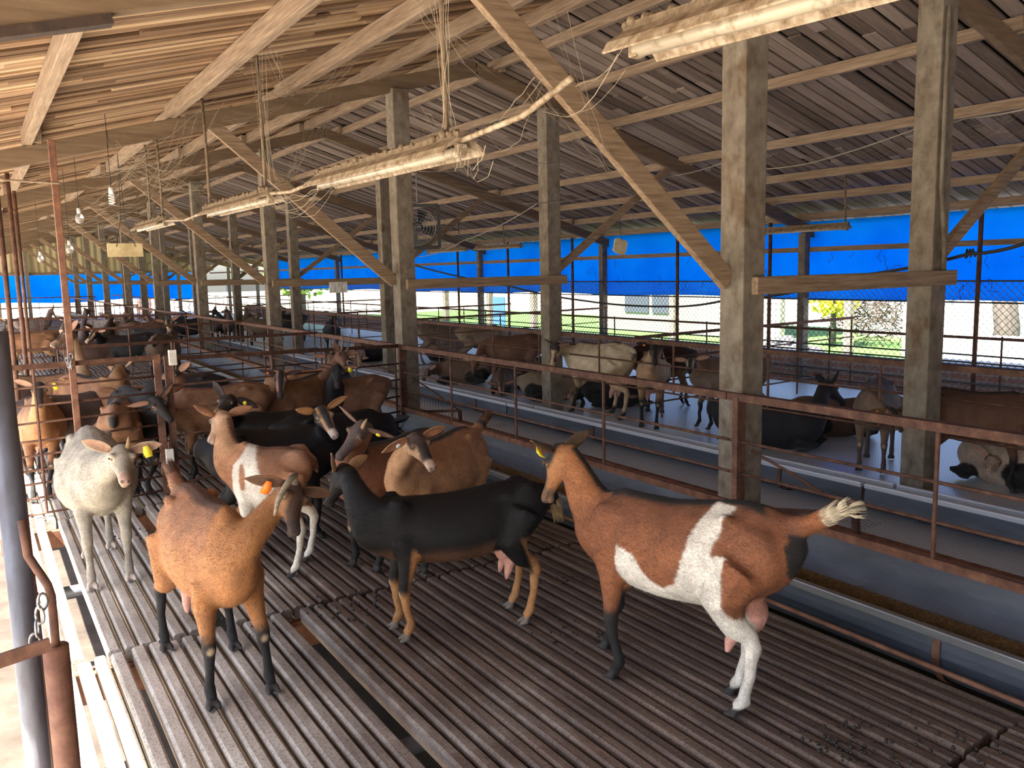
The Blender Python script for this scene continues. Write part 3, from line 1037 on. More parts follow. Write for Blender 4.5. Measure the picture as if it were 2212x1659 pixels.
# ------------------------------------------------------------------ lamps, signs, webs, gate posts, outside
def build_lamps():
    X = 1.74

    def lamp(x, y0, y1, z0, z1, label, rods=(), scale=1.0, detail=True, side=0):
        c = ((x), (y0 + y1) / 2, (z0 + z1) / 2)
        root = empty('fluorescent_lamp', c, label, 'lamp', 'dusty fluorescent lamps hanging from the roof')
        d = nrm(V(0, y1 - y0, z1 - z0))
        mb = B()
        # reflector: shallow trough cross-section, extruded
        pr = [(-.085, -.035), (-.070, -.012), (-.028, .016), (.028, .016), (.070, -.012), (.085, -.035), (.080, -.038), (.066, -.020), (.026, .006), (-.026, .006), (-.066, -.020), (-.080, -.038)]
        pr = [(a * scale, b * scale) for a, b in pr]
        mb.loft([[V(x + a, y0, z0 + b + .03) for a, b in pr], [V(x + a, y1, z1 + b + .03) for a, b in pr]])
        mb.build('reflector', 'lampwhite', root)
        mb = B()
        mb.box((x - .022 * scale, y0 - .0, min(z0, z1) + .044), (x + .022 * scale, y1, min(z0, z1) + .075)) if abs(z0 - z1) < .01 else mb.beam((x, y0, z0 + .06), (x, y1, z1 + .06), .045 * scale, .03)
        mb.build('ballast_housing', 'dust', root)
        mb = B()
        e = .03
        mb.tube([(x, y0 + e, z0), (x, y1 - e, z1)], .019 * scale, 12)
        mb.build('tube', 'tube', root, smooth=True)
        for yy, zz in ((y0 + e, z0), (y1 - e, z1)):
            mb = B()
            mb.box((x - .02, yy - .018, zz - .024), (x + .02, yy + .018, zz + .03))
            mb.build('holder', 'lampwhite', root, bevel=.003)
        if detail:
            mb = B()
            rr = random.Random(2)
            for k in range(70):
                t = rr.random()
                yy = y0 + (y1 - y0) * t
                zz = z0 + (z1 - z0) * t
                mb.ball((x + rr.uniform(-.04, .04), yy, zz + .068 + rr.uniform(0, .01)), rr.uniform(.008, .022), 6, 4)
            tagp(mb.build('dust_clump', 'dust', root, smooth=True), kind='stuff')
        for yy in rods:
            t = (yy - y0) / (y1 - y0)
            zz = z0 + (z1 - z0) * t
            mb = B()
            top = zr(x) + (.16 if True else 0)
            mb.tube([(x, yy, zz + .07), (x + .004, yy + .01, (zz + top) / 2), (x, yy + .02, top)], .012, 8)
            mb.build('hanger_rod', 'dust', root, smooth=True)
        return root
    lamp(X, 1.042, 2.034, 2.3, 2.343, 'dusty fluorescent lamp hanging at the top of the view, nearest', scale=1.3)
    lamp(X, 3.063, 4.754, 2.184, 2.202, 'long dusty fluorescent lamp hanging over the pen, second', rods=(3.21,), scale=1.2)
    lamp(X, 5.661, 7.413, 2.202, 2.215, 'dusty fluorescent lamp with two rods, third in the line', rods=(5.784, 7.352), scale=1.15)
    lamp(X, 9.251, 10.906, 2.251, 2.264, 'dusty fluorescent lamp under cobwebs, fourth in the line', rods=(9.374, 10.048), scale=1.15)
    lamp(8.9, 6.45, 7.75, 2.10, 2.10, 'fluorescent tube fitting below the right roof slope near the nearest pillar', rods=(6.5,), detail=False, scale=.8)
    lamp(8.9, 13.6, 15.3, 2.13, 2.13, 'fluorescent tube fitting against the tarp beyond the second pillars', rods=(14.2,), detail=False, scale=.8)
    lamp(8.9, 15.7, 17.5, 2.13, 2.13, 'furthest fluorescent tube fitting against the tarp', rods=(16,), detail=False, scale=.8)
    mb = B()
    pts = [None] + [(X, 2.328, 2.325), (X, 2.622, 2.251), (X, 3.063, 2.227), (X, 4.754, 2.233), (X, 5.269, 2.215), (X, 5.661, 2.239), (X, 7.413, 2.251), (X, 8.332, 2.227), (X, 9.251, 2.276)]
    mb.tube(pts[1:], [.012] * (len(pts) - 1), 8)
    mb.build('lamp_conduit', 'lampwhite', label='dusty conduit linking the line of hanging lamps', cat='pipe', smooth=True)
    # stray hanger of the second lamp, right of it (cream plate), hanging bulbs
    def bulb(px, Y, spiral, label):
        p = at(*px, Y=Y)
        root = empty('light_bulb', p, label, 'light bulb', 'hanging bulbs over the far pens')
        mb = B()
        mb.tube([p + V(0, 0, .03), p + V(0, 0, .12)], .004, 6)
        top = zr(p[0])
        mb.tube([p + V(0, 0, .12), V(p[0], p[1], top + .29)], .003, 5)
        mb.build('cord', 'blackcable', root)
        mb = B()
        mb.tube([p + V(0, 0, .0), p + V(0, 0, .06)], .022, 10)
        mb.build('socket', 'bulb', root, smooth=True)
        mb = B()
        if spiral:
            mb.tube([p + V(math.cos(a) * .022, math.sin(a) * .022, -a * .0035) for a in np.linspace(0, 24, 60)], .007, 6)
        else:
            mb.ball(p + V(0, 0, -.05), (.045, .045, .06), 12, 8)
        mb.build('bulb', 'bulb' if spiral else 'glass', root, smooth=True)
    bulb((241, 420), 8.2, True, 'white spiral bulb hanging from the rafter in cobwebs')
    bulb((171, 462), 10.5, False, 'white round bulb hanging below cobwebs')
    bulb((150, 530), 12.5, False, 'glass lamp hanging left of the tall pole')
    bulb((87, 552), 15.0, False, 'glass lamp hanging far left near the end wall')


def build_signs():
    # cream jerrycan-like plate hanging from the right brace
    p = at(1340, 532, Y=8.2)
    root = empty('hanging_plate', p, 'cream plastic plate hanging from the brace beside the second mesh-pen pillar', 'plate')
    mb = B()
    ux, uz = V(.96, 0, -.28), V(.28, 0, .96)
    pr = [(-.10, -.075), (-.105, .06), (-.08, .085), (.075, .09), (.10, .07), (.10, -.03), (.085, -.09), (.03, -.10), (-.06, -.095)]
    for e in (0,):
        f0 = [p + ux * a + uz * b + V(0, -.012, 0) for a, b in pr]
        f1 = [p + ux * a + uz * b + V(0, .012, 0) for a, b in pr]
    mb.loft([f0, f1])
    mb.build('plate', 'plate', root, bevel=.004)
    mb = B()
    mb.tube([p + uz * .07 + V(0, -.015, 0), p + V(-.01, -.01, .2), p + V(.0, 0, .34)], .003, 5)
    mb.build('string', 'blackcable', root)
    p = at(271, 540, Y=9.0)
    root = empty('hanging_board', p, 'yellowish board hanging on wires under the fourth lamp', 'board')
    mb = B()
    mb.box(p + V(-.16, -.008, -.065), p + V(.16, .008, .065))
    mb.build('board', 'plate', root, bevel=.004)
    for sx in (-.08, .09):
        mb = B()
        mb.tube([p + V(sx, -.012, .03), p + V(sx * .7, 0, .12), p + V(sx * .2, 0, .32), V(p[0], p[1], zr(p[0]) + .02)], .003, 5)
        mb.build('wire', 'blackcable', root)
    p = at(731, 620, Y=12.775)
    root = empty('notice', p, 'small crumpled pale notice fixed to the third tie beam, left of the second pillar', 'notice')
    mb = B()
    n = 8
    vs = [p + V(-.15 + .3 * i / n, .006 * math.sin(i * 2.1 + j), -.09 + .17 * j / 3) for j in range(4) for i in range(n + 1)]
    vs2 = [q + V(0, .004, 0) for q in vs]
    W = n + 1
    fs = [(j * W + i, j * W + i + 1, (j + 1) * W + i + 1, (j + 1) * W + i) for j in range(3) for i in range(n)]
    N = len(vs)
    mb.add(vs + vs2, fs + [tuple(N + q for q in f)[::-1] for f in fs])
    mb.build('sheet', 'padwhite', root)
    for px, Y, lb in (((372, 772), 7.02, 'upper'), ((366, 985), 7.0, 'lower')):
        p = at(*px, Y=Y - .03)
        root = empty('gate_lock', p, '%s white metal sleeve latch on the cross fence gate post' % lb, 'latch', 'latches on the gate post')
        mb = B()
        mb.box(p + V(-.028, -.03, -.06), p + V(.03, .01, .06))
        mb.build('sleeve', 'padwhite', root, bevel=.004)
        mb = B()
        mb.tube([p + V(.0, -.012, .06), p + V(0, -.012, .12)], .008, 6)
        mb.tube([p + V(.0, -.012, -.2), p + V(0, -.012, -.06)], .008, 6)
        mb.build('bolt', 'rust', root)
    # chain knot at the tall pole
    p = at(150, 778, Y=6.85)
    mb = B()
    rr = random.Random(6)
    for k in range(7):
        c = p + V(rr.uniform(-.02, .02), -.02, .03 - k * .013)
        a = rr.uniform(0, 3)
        mb.tube([c + V(math.cos(t) * .014 * math.cos(a), math.cos(t) * .014 * math.sin(a), math.sin(t) * .02) for t in np.linspace(0, 6.283, 11)], .0035, 5)
    mb.build('chain', 'chain', label='short bright chain knotted round the tall pole at the gate top', cat='chain', smooth=True)
    # big fan near the third mesh-pen pillar
    c = at(903, 490, Y=12.6)
    root = empty('fan', c, 'black industrial fan in its cage beside the third mesh-pen pillar', 'fan')
    ax = nrm(V(-.55, -1, -.1))
    e1 = nrm(np.cross(ax, V(0, 0, 1)))
    e2 = np.cross(e1, ax)
    mb = B()
    for i, r in enumerate((.05, .10, .15, .20, .25, .29)):
        off = ax * (.10 - .10 * (r / .3) ** 2)
        mb.tube([c + off + (e1 * math.cos(t) + e2 * math.sin(t)) * r for t in np.linspace(0, 6.283, 33)], .004 if r < .28 else .009, 5)
    for k in range(12):
        t = k * math.pi / 6
        d = e1 * math.cos(t) + e2 * math.sin(t)
        mb.tube([c + ax * .10, c + ax * .06 + d * .19, c + d * .29], .003, 5)
    mb.build('cage', 'chain', root, smooth=True)
    for k in range(4):
        mb = B()
        t = k * math.pi / 2 + .4
        d = e1 * math.cos(t) + e2 * math.sin(t)
        q = np.cross(ax, d)
        vs = [c + d * .05 + q * .03 + ax * .01, c + d * .26 + q * .10 + ax * .03, c + d * .27 - q * .06 - ax * .03, c + d * .05 - q * .03 - ax * .01]
        mb.add(vs + [v - ax * .006 for v in vs], [(0, 1, 2, 3), (7, 6, 5, 4), (0, 4, 5, 1), (1, 5, 6, 2), (2, 6, 7, 3), (3, 7, 4, 0)])
        mb.build('blade', 'black', root)
    mb = B()
    mb.tube([c - ax * .13, c + ax * .03], .07, 12)
    mb.build('motor', 'black', root, smooth=True)
    mb = B()
    s_ = .34
    for a, b in ((-1, -1), (-1, 1), (1, 1), (1, -1)):
        pass
    P4 = [c + e1 * a * s_ + e2 * b * s_ - ax * .04 for a, b in ((-1, -1), (-1, 1), (1, 1), (1, -1))]
    for a, b in zip(P4, P4[1:] + P4[:1]): mb.beam(a, b, .05, .14, ax)
    mb.build('housing', 'black', root)
    mb = B()
    mb.tube([c + e2 * s_, V(c[0], c[1], zr(c[0]) + .03)], .012, 6)
    mb.build('bracket', 'galv_lip', root)


def build_cables():
    def cable(pts, r, mat, name, label, cat='cable', sag=0):
        P = [V(*p) for p in pts]
        out = []
        for a, b in zip(P[:-1], P[1:]):
            for k in range(8):
                t = k / 8
                out.append(a * (1 - t) + b * t - V(0, 0, sag * 4 * t * (1 - t)))
        out.append(P[-1])
        mb = B()
        mb.tube(out, r, 6)
        mb.build(name, mat, label=label, cat=cat, smooth=True)
    # black hose slung under the roof of the mesh pen
    cable([at(842, 560, X=5.87), at(898, 574, X=6.0), at(1100, 618, X=6.3), at(1265, 650, X=6.6), at(1440, 662, X=6.8), at(1560, 650, X=6.5), at(1660, 640, X=6.3), at(1830, 598, X=6.1), at(2095, 548, X=5.9), at(2230, 520, X=5.8)], .013, 'blackcable', 'black_hose', 'black knotted cable slung through the mesh pen behind the pillars', sag=.02)
    p = at(2095, 548, X=5.9)
    mb = B()
    for k in range(3): mb.tube([p + V(0, -.04 + k * .03, -.02), p + V(.02, -.01 + k * .02, .03), p + V(0, .03, -.03)], .009, 6)
    mb.build('cable_knot', 'blackcable', label='knot tied in the black cable at the right', cat='knot', smooth=True)
    cable([at(1130, 440, Y=8.1), at(1290, 424, Y=8.15), at(1450, 380, Y=8.2), at(1560, 352, X=6.6)], .006, 'cable', 'cable', 'pale cable running from the second mesh-pen pillar up to the right', sag=.02)
    cable([at(905, 370, Y=8.1), at(1060, 360, Y=8.1), at(1165, 352, Y=8.1), at(1210, 352, Y=8.1)], .005, 'cable', 'cable', 'thin cable crossing between the second pair of pillars', sag=.02)
    cable([at(1655, 365, X=7), at(1760, 350, X=7), at(1980, 278, X=6.2), at(2090, 255, X=6), at(2230, 232, X=5.9)], .006, 'cable', 'cable', 'cable along the purlin behind the nearest mesh-pen pillar', sag=.01)
    cable([at(905, 555, Y=12), at(1000, 520, Y=10), at(1160, 440, Y=8.1)], .006, 'cable', 'cable', 'cable sloping up from the fan to the second mesh-pen pillar', sag=.04)
    cable([at(0, 388, Y=6.0), at(60, 392, Y=6.0), at(132, 396, Y=6.0)], .008, 'wood_y', 'stick', 'thin horizontal stick by the tall pole', 'stick', sag=.0)


def build_webs():
    rr = random.Random(12)

    def strand(a, b, sag, r=.0011):
        a, b = V(*a), V(*b)
        out = []
        for k in range(9):
            t = k / 8
            out.append(a * (1 - t) + b * t - V(0, 0, sag * 4 * t * (1 - t)) + V(rr.gauss(0, .004), rr.gauss(0, .004), rr.gauss(0, .006)))
        return out, r
    def web(seeds, n, spread, label, rad=.0012):
        mb = B()
        for (a, b) in seeds:
            for k in range(int(n * .6)):
                pa = V(*a) + V(rr.gauss(0, spread), rr.gauss(0, spread), rr.gauss(0, spread * .7))
                pb = V(*b) + V(rr.gauss(0, spread), rr.gauss(0, spread), rr.gauss(0, spread * .7))
                q, r = strand(pa, pb, rr.uniform(.0, .16), rad * rr.uniform(.5, 1.3))
                mb.tube(q, r, 3, False)
        mb.build('cobweb', 'web', label=label, cat='cobweb', group=None, kind='stuff', origin=None)
    Y2 = YB + L
    web([(at(270, 330, Y=7.9), at(440, 400, Y=7.6)), (at(440, 250, Y=8.0), at(330, 420, Y=8.0)), (at(230, 370, Y=8.6), at(350, 320, Y=8.0))], 26, .12, 'tangled cobwebs under the second left rafter')
    web([(at(640, 190, Y=7.9), at(760, 100, Y=7.0)), (at(640, 200, Y=7.9), at(560, 110, X=1.74)), (at(700, 170, Y=7.9), at(640, 400, Y=6)), (at(620, 230, Y=8), at(500, 260, Y=8))], 16, .08, 'cobwebs spread where the left purlins meet the second rafter')
    web([(at(560, 110, X=1.74), at(588, 400, X=1.74)), (at(588, 400, X=1.74), at(650, 330, X=1.9)), (at(955, 0, X=1.74), at(970, 290, X=1.74))], 12, .025, 'cobwebs clinging to the lamp hanger rods')
    web([(at(900, 0, X=1.9), at(1010, 90, X=2.3)), (at(970, 70, X=1.9), at(1150, 170, X=2.6)), (at(1150, 170, X=2.6), at(1330, 370, Y=3.5)), (at(1330, 370, Y=3.5), at(1200, 20, X=2.4)), (at(1040, 280, X=1.74), at(1160, 185, X=1.8)), (at(1160, 185, X=1.8), at(1375, 120, X=1.74))], 5, .03, 'long cobweb strands draped along the nearest brace')
    web([(at(980, 300, X=1.74), at(900, 240, X=2.0)), (at(990, 300, X=1.74), at(1020, 330, X=1.5)), (at(700, 400, X=1.74), at(590, 430, X=1.74))], 14, .03, 'cobwebs round the second lamp end')
    web([(at(150, 440, Y=11), at(330, 460, Y=10)), (at(200, 420, Y=9.5), at(300, 360, Y=9)), (at(100, 480, Y=14), at(260, 470, Y=12))], 26, .16, 'cobwebs over the far left pens')
    web([(at(900, 380, Y=12.8), at(1150, 430, Y=11)), (at(920, 520, Y=13), at(1150, 520, Y=12)), (at(1700, 340, X=7.8), at(1960, 300, X=7.2)), (at(2060, 280, X=6.4), at(2200, 240, X=6.4)), (at(1660, 400, X=8), at(1800, 380, X=8))], 12, .1, 'grey cobwebs under the right roof slope')
    # dark specks of web caught on the tarp
    mb = B()
    for k in range(90):
        y = 3.5 + 26 * rr.random() ** 1.4
        z = rr.uniform(1.35, 2.0)
        p = V(10.42, y, z)
        pts = [p]
        for j in range(4): pts.append(pts[-1] + V(0, rr.gauss(0, .05), -abs(rr.gauss(0, .05))))
        mb.tube(pts, .004, 3, False)
    mb.build('cobweb', 'darkstick', label='dark withered bits of web and twigs hanging on the blue tarp', cat='cobweb', kind='stuff', origin=None)


def build_foreground_gate():
    root = empty('pipe_gate', (.03, 2.4, -.6), 'brown and grey steel pipe posts with chain at the left edge, nearest the viewer', 'gate')
    mb = B()
    mb.tube([(.035, 2.4, -.6), (.04, 2.4, 1.58)], .030, 16)
    mb.build('pipe', 'pipe_blue', root, 'grey pipe post', smooth=True)
    mb = B()
    mb.tube([(.075, 2.62, -.6), (.055, 2.62, 1.3)], .022, 14)
    mb.build('pipe', 'rust_red', root, 'red-brown pipe post', smooth=True)
    mb = B()
    mb.tube([(.098, 2.30, -.6), (.098, 2.30, .80)], .030, 16)
    mb.build('stub_post', 'rust_red', root, 'short rusty post with open top', smooth=True)
    mb = B()
    mb.tube([(.098, 2.30, .70), (.100, 2.30, .93), (.095, 2.31, .955), (.06, 2.34, 1.03), (.055, 2.345, 1.12)], .0105, 10)
    mb.build('hook_bar', 'rust', root, 'bent ribbed bar', smooth=True)
    mb = B()
    mb.beam((-.10, 2.22, .815), (.085, 2.255, .825), .012, .032)
    mb.build('hasp', 'rust', root)
    for k in range(4):
        c = V(.055 + .008 * k, 2.28, .83 + .032 * k)
        mb = B()
        a = 1.2 * k
        mb.tube([c + V(math.cos(t) * .011 * math.cos(a), math.cos(t) * .011 * math.sin(a), math.sin(t) * .021) for t in np.linspace(0, 6.283, 15)], .0038, 6)
        mb.build('chain_link', 'chain', root, smooth=True)
    mb = B()
    mb.tube([(.02, 3.75, .01), (.145, 3.85, .01)], .014, 8)
    mb.build('hinge_pin', 'rust_red', root, smooth=True)


def tree(label, x, y, h, crown, mat, trunk_r=.12, seed=1, name='tree', z=-.62, n=500):
    rr = random.Random(seed)
    root = empty(name, (x, y, z), label, 'tree')
    mb = B()
    mb.tube([(x, y, z), (x + .05, y + .03, z + h * .4), (x + .1, y, z + h * .8)], [trunk_r, trunk_r * .8, trunk_r * .4], 10)
    mb.build('trunk', 'bark', root, smooth=True)
    mb = B()
    cx, cy, cz = x, y, z + h * .75
    for k in range(n):
        a, b = rr.uniform(0, 6.28), math.acos(rr.uniform(-1, 1))
        r = crown * rr.uniform(.5, 1.05)
        p = V(cx + r * math.sin(b) * math.cos(a), cy + r * math.sin(b) * math.sin(a), cz + r * .9 * math.cos(b))
        u1 = nrm(V(rr.gauss(0, 1), rr.gauss(0, 1), rr.gauss(0, 1)))
        u2 = nrm(np.cross(u1, V(rr.gauss(0, 1), rr.gauss(0, 1), rr.gauss(0, 1))))
        s_ = crown * .11
        mb.add([p - u1 * s_, p - u2 * s_ * .6, p + u1 * s_, p + u2 * s_ * .6], [(0, 1, 2, 3)])
    mb.build('foliage', mat, root)
    return root


def build_outside():
    rr = random.Random(21)
    # building seen past the tarp, right of the second mesh-pen pillar
    root = empty('outbuilding', (21, 20.5, -.62), 'pale outbuilding with corrugated front and dark windows beyond the brick wall', 'building')
    mb = B()
    mb.box((20.6, 17.2, -.62), (20.8, 26.0, 2.6))
    mb.build('wall', 'cream', root)
    for k, (ya, yb) in enumerate(((21.6, 22.9), (23.1, 24.4))):
        mb = B()
        mb.box((20.55, ya, .05), (20.6, yb, .75))
        mb.build('window', 'dark_window', root)
    mb = B()
    y = 17.2
    while y < 20.6:
        mb.box((20.55, y, -.6), (20.6, y + .09, 2.3))
        y += .18
    mb.build('corrugated_door', 'white', root)
    mb = B()
    mb.box((19.6, 16.8, 2.6), (24, 26.4, 2.7))
    mb.build('roof', 'underlay', root)
    # shed posts and roof, second structure
    for j, (x, y) in enumerate(((14.5, 21.5), (14.8, 24.6), (15.2, 28.5), (17.5, 12.6), (16.5, 17.5), (14.8, 8.9))):
        mb = B()
        mb.box((x - .09, y - .09, -.62), (x + .09, y + .09, 1.8))
        mb.build('outdoor_post', 'concrete', label='weathered concrete post standing outside the barn, %s from the left' % ('first third second fifth fourth sixth'.split()[j]), cat='post', group='posts outside the barn', bevel=.01)
    mb = B()
    p = at(1077, 672, X=13.2)
    mb.box((13.2, p[1] - .32, p[2] - .4), (13.24, p[1] + .32, p[2] + .42))
    mb.box((13.2, p[1] - .30, -.62), (13.24, p[1] - .24, p[2] - .4))
    mb.box((13.2, p[1] + .24, -.62), (13.24, p[1] + .30, p[2] - .4))
    mb.build('blue_board', 'bluepanel', label='plain blue board on two legs standing behind the netting', cat='board')
    tree('bright yellow flowering tree beyond the barn', *at(1800, 672, X=20)[:2], 2.0, .75, 'leaf_yellow', .1, 4, n=900)
    tree('green tree behind the far end between two pillars', 9.2, YE + 5, 4.0, 1.6, 'leaf_green', .15, 5, n=900)
    tree('green bush far right past the tree trunk', *at(1980, 660, X=27)[:2], 2.2, .9, 'leaf_green', .1, 6, n=400)
    tree('green bush at the far left beyond the end wall', 1.2, YE + 7, 3.0, 1.2, 'leaf_green', .1, 8, n=500)
    tree('leafy green tree past the left end of the long blue tarp', 13.5, 40, 4.0, 1.9, 'leaf_green', .15, 9, n=900)
    x, y = at(2160, 720, X=15)[:2]
    mb = B()
    mb.tube([(x, y, -.62), (x + .03, y - .1, .5), (x, y + .12, 2.2)], [.26, .20, .17], 12)
    mb.build('bare_tree', 'bark', label='thick bare tree trunk outside at the right', cat='tree', smooth=True)
    # gravel heap
    mb = B()
    cx, cy = at(1700, 745, X=14.0)[:2]
    for k in range(420):
        r = 1.3 * math.sqrt(rr.random())
        a = rr.uniform(0, 6.28)
        hgt = max(0, .95 * (1 - r / 1.35)) * rr.uniform(.75, 1.0)
        mb.ball((cx + r * math.cos(a), cy + r * math.sin(a), -.62 + hgt), rr.uniform(.06, .14), 5, 4)
    mb.build('gravel_heap', 'rubble', label='dark heap of gravel behind the brick wall', cat='heap', kind='stuff', origin=None)
    # tangle of branches
    mb = B()
    c = at(1885, 680, X=21)
    for k in range(260):
        p = V(c[0], c[1], c[2]) + V(rr.gauss(0, .5), rr.gauss(0, .6), rr.gauss(0, .35))
        q = p + V(rr.gauss(0, .4), rr.gauss(0, .4), rr.gauss(0, .3))
        mb.tube([p, (p + q) / 2 + V(0, 0, rr.gauss(0, .06)), q], .012, 4, False)
    mb.build('brush_pile', 'darkstick', label='tangled pile of dry branches beyond the lawn', cat='branches', kind='stuff', origin=None)
    # white low walls / vehicles
    for j, (px, X, w_, h_, lb) in enumerate((((1950, 680), 24, 3.0, .9, 'white low wall segment beyond the lawn behind the nearest mesh-pen pillar'), ((2130, 700), 19, 4.0, .8, 'white wall beyond the tree trunk'))):
        p = at(*px, X=X)
        mb = B()
        mb.box((X, p[1] - w_ / 2, -.62), (X + .15, p[1] + w_ / 2, p[2] + h_ / 2))
        mb.build('garden_wall', 'white', label=lb, cat='wall')
    # grey sheet roofing leaning outside at the right
    p = at(2110, 770, X=12.2)
    root = empty('sheet_stack', p, 'grey roofing sheets lying slanted outside at the right', 'sheets')
    for k in range(3):
        mb = B()
        z = p[2] - .15 + k * .05
        vs = [(11.6 + k * .1, p[1] - 1.6, z - .1), (13.8, p[1] - 1.4, z + .25), (13.8, p[1] + .9, z + .2), (11.6 + k * .1, p[1] + .7, z - .12)]
        mb.add(vs + [(a, b, c_ + .02) for a, b, c_ in vs], [(0, 3, 2, 1), (4, 5, 6, 7), (0, 1, 5, 4), (1, 2, 6, 5), (2, 3, 7, 6), (3, 0, 4, 7)])
        mb.build('sheet', 'asbestos', root)
    # orange-red far post
    for px, lb in (((300, 650), 'left'), ((322, 650), 'right')):
        p = at(*px, Y=YE + 1.2)
        mb = B()
        mb.box((p[0] - .12, p[1] - .1, -.6), (p[0] + .12, p[1] + .1, 1.6))
        mb.build('brick_post', 'brick_y', label='red brick post beyond the far end opening, %s one' % lb, cat='post', group='red posts at the far end')


M['pipe_blue'] = surf('worn_grey_pipe', [(.3, (.05, .03, .025)), (.48, (.10, .095, .11)), (.7, (.17, .19, .24))], (1, 1, .25), 9, .5, .3, .2, .003)
build_lamps()
build_signs()
build_cables()
build_webs()
build_foreground_gate()
build_outside()

# ------------------------------------------------------------------ goats
_LAT = np.random.RandomState(9).rand(32, 32, 32)


def vnoise(p, s):
    q = p * s
    i = np.floor(q).astype(int)
    f = q - i
    f = f * f * (3 - 2 * f)
    o = 0
    for dx in (0, 1):
        for dy in (0, 1):
            for dz in (0, 1):
                wt = (f[:, 0] if dx else 1 - f[:, 0]) * (f[:, 1] if dy else 1 - f[:, 1]) * (f[:, 2] if dz else 1 - f[:, 2])
                o = o + wt * _LAT[(i[:, 0] + dx) % 32, (i[:, 1] + dy) % 32, (i[:, 2] + dz) % 32]
    return o - .5


def sst(a, b, x):
    t = np.clip((x - a) / (b - a), 0, 1)
    return t * t * (3 - 2 * t)


def solve_ray(px, C, r, sgn):
    d = ray(*px)
    oc = EYE - C
    b = oc @ d
    c = oc @ oc - r * r
    disc = b * b - c
    if disc < 0:
        P = EYE + d * (-b)
        return C + nrm(P - C) * r if False else P
    return EYE + d * (-b + sgn * math.sqrt(disc))


TX = [-.475, -.45, -.40, -.33, -.25, -.15, 0, .12, .22, .30, .36, .41]
TT = [.63, .69, .725, .748, .757, .742, .725, .732, .745, .705, .66, .60]
TB = [.60, .54, .46, .42, .385, .345, .335, .345, .365, .40, .44, .51]
TW = [.03, .065, .100, .120, .140, .172, .178, .155, .122, .108, .085, .04]


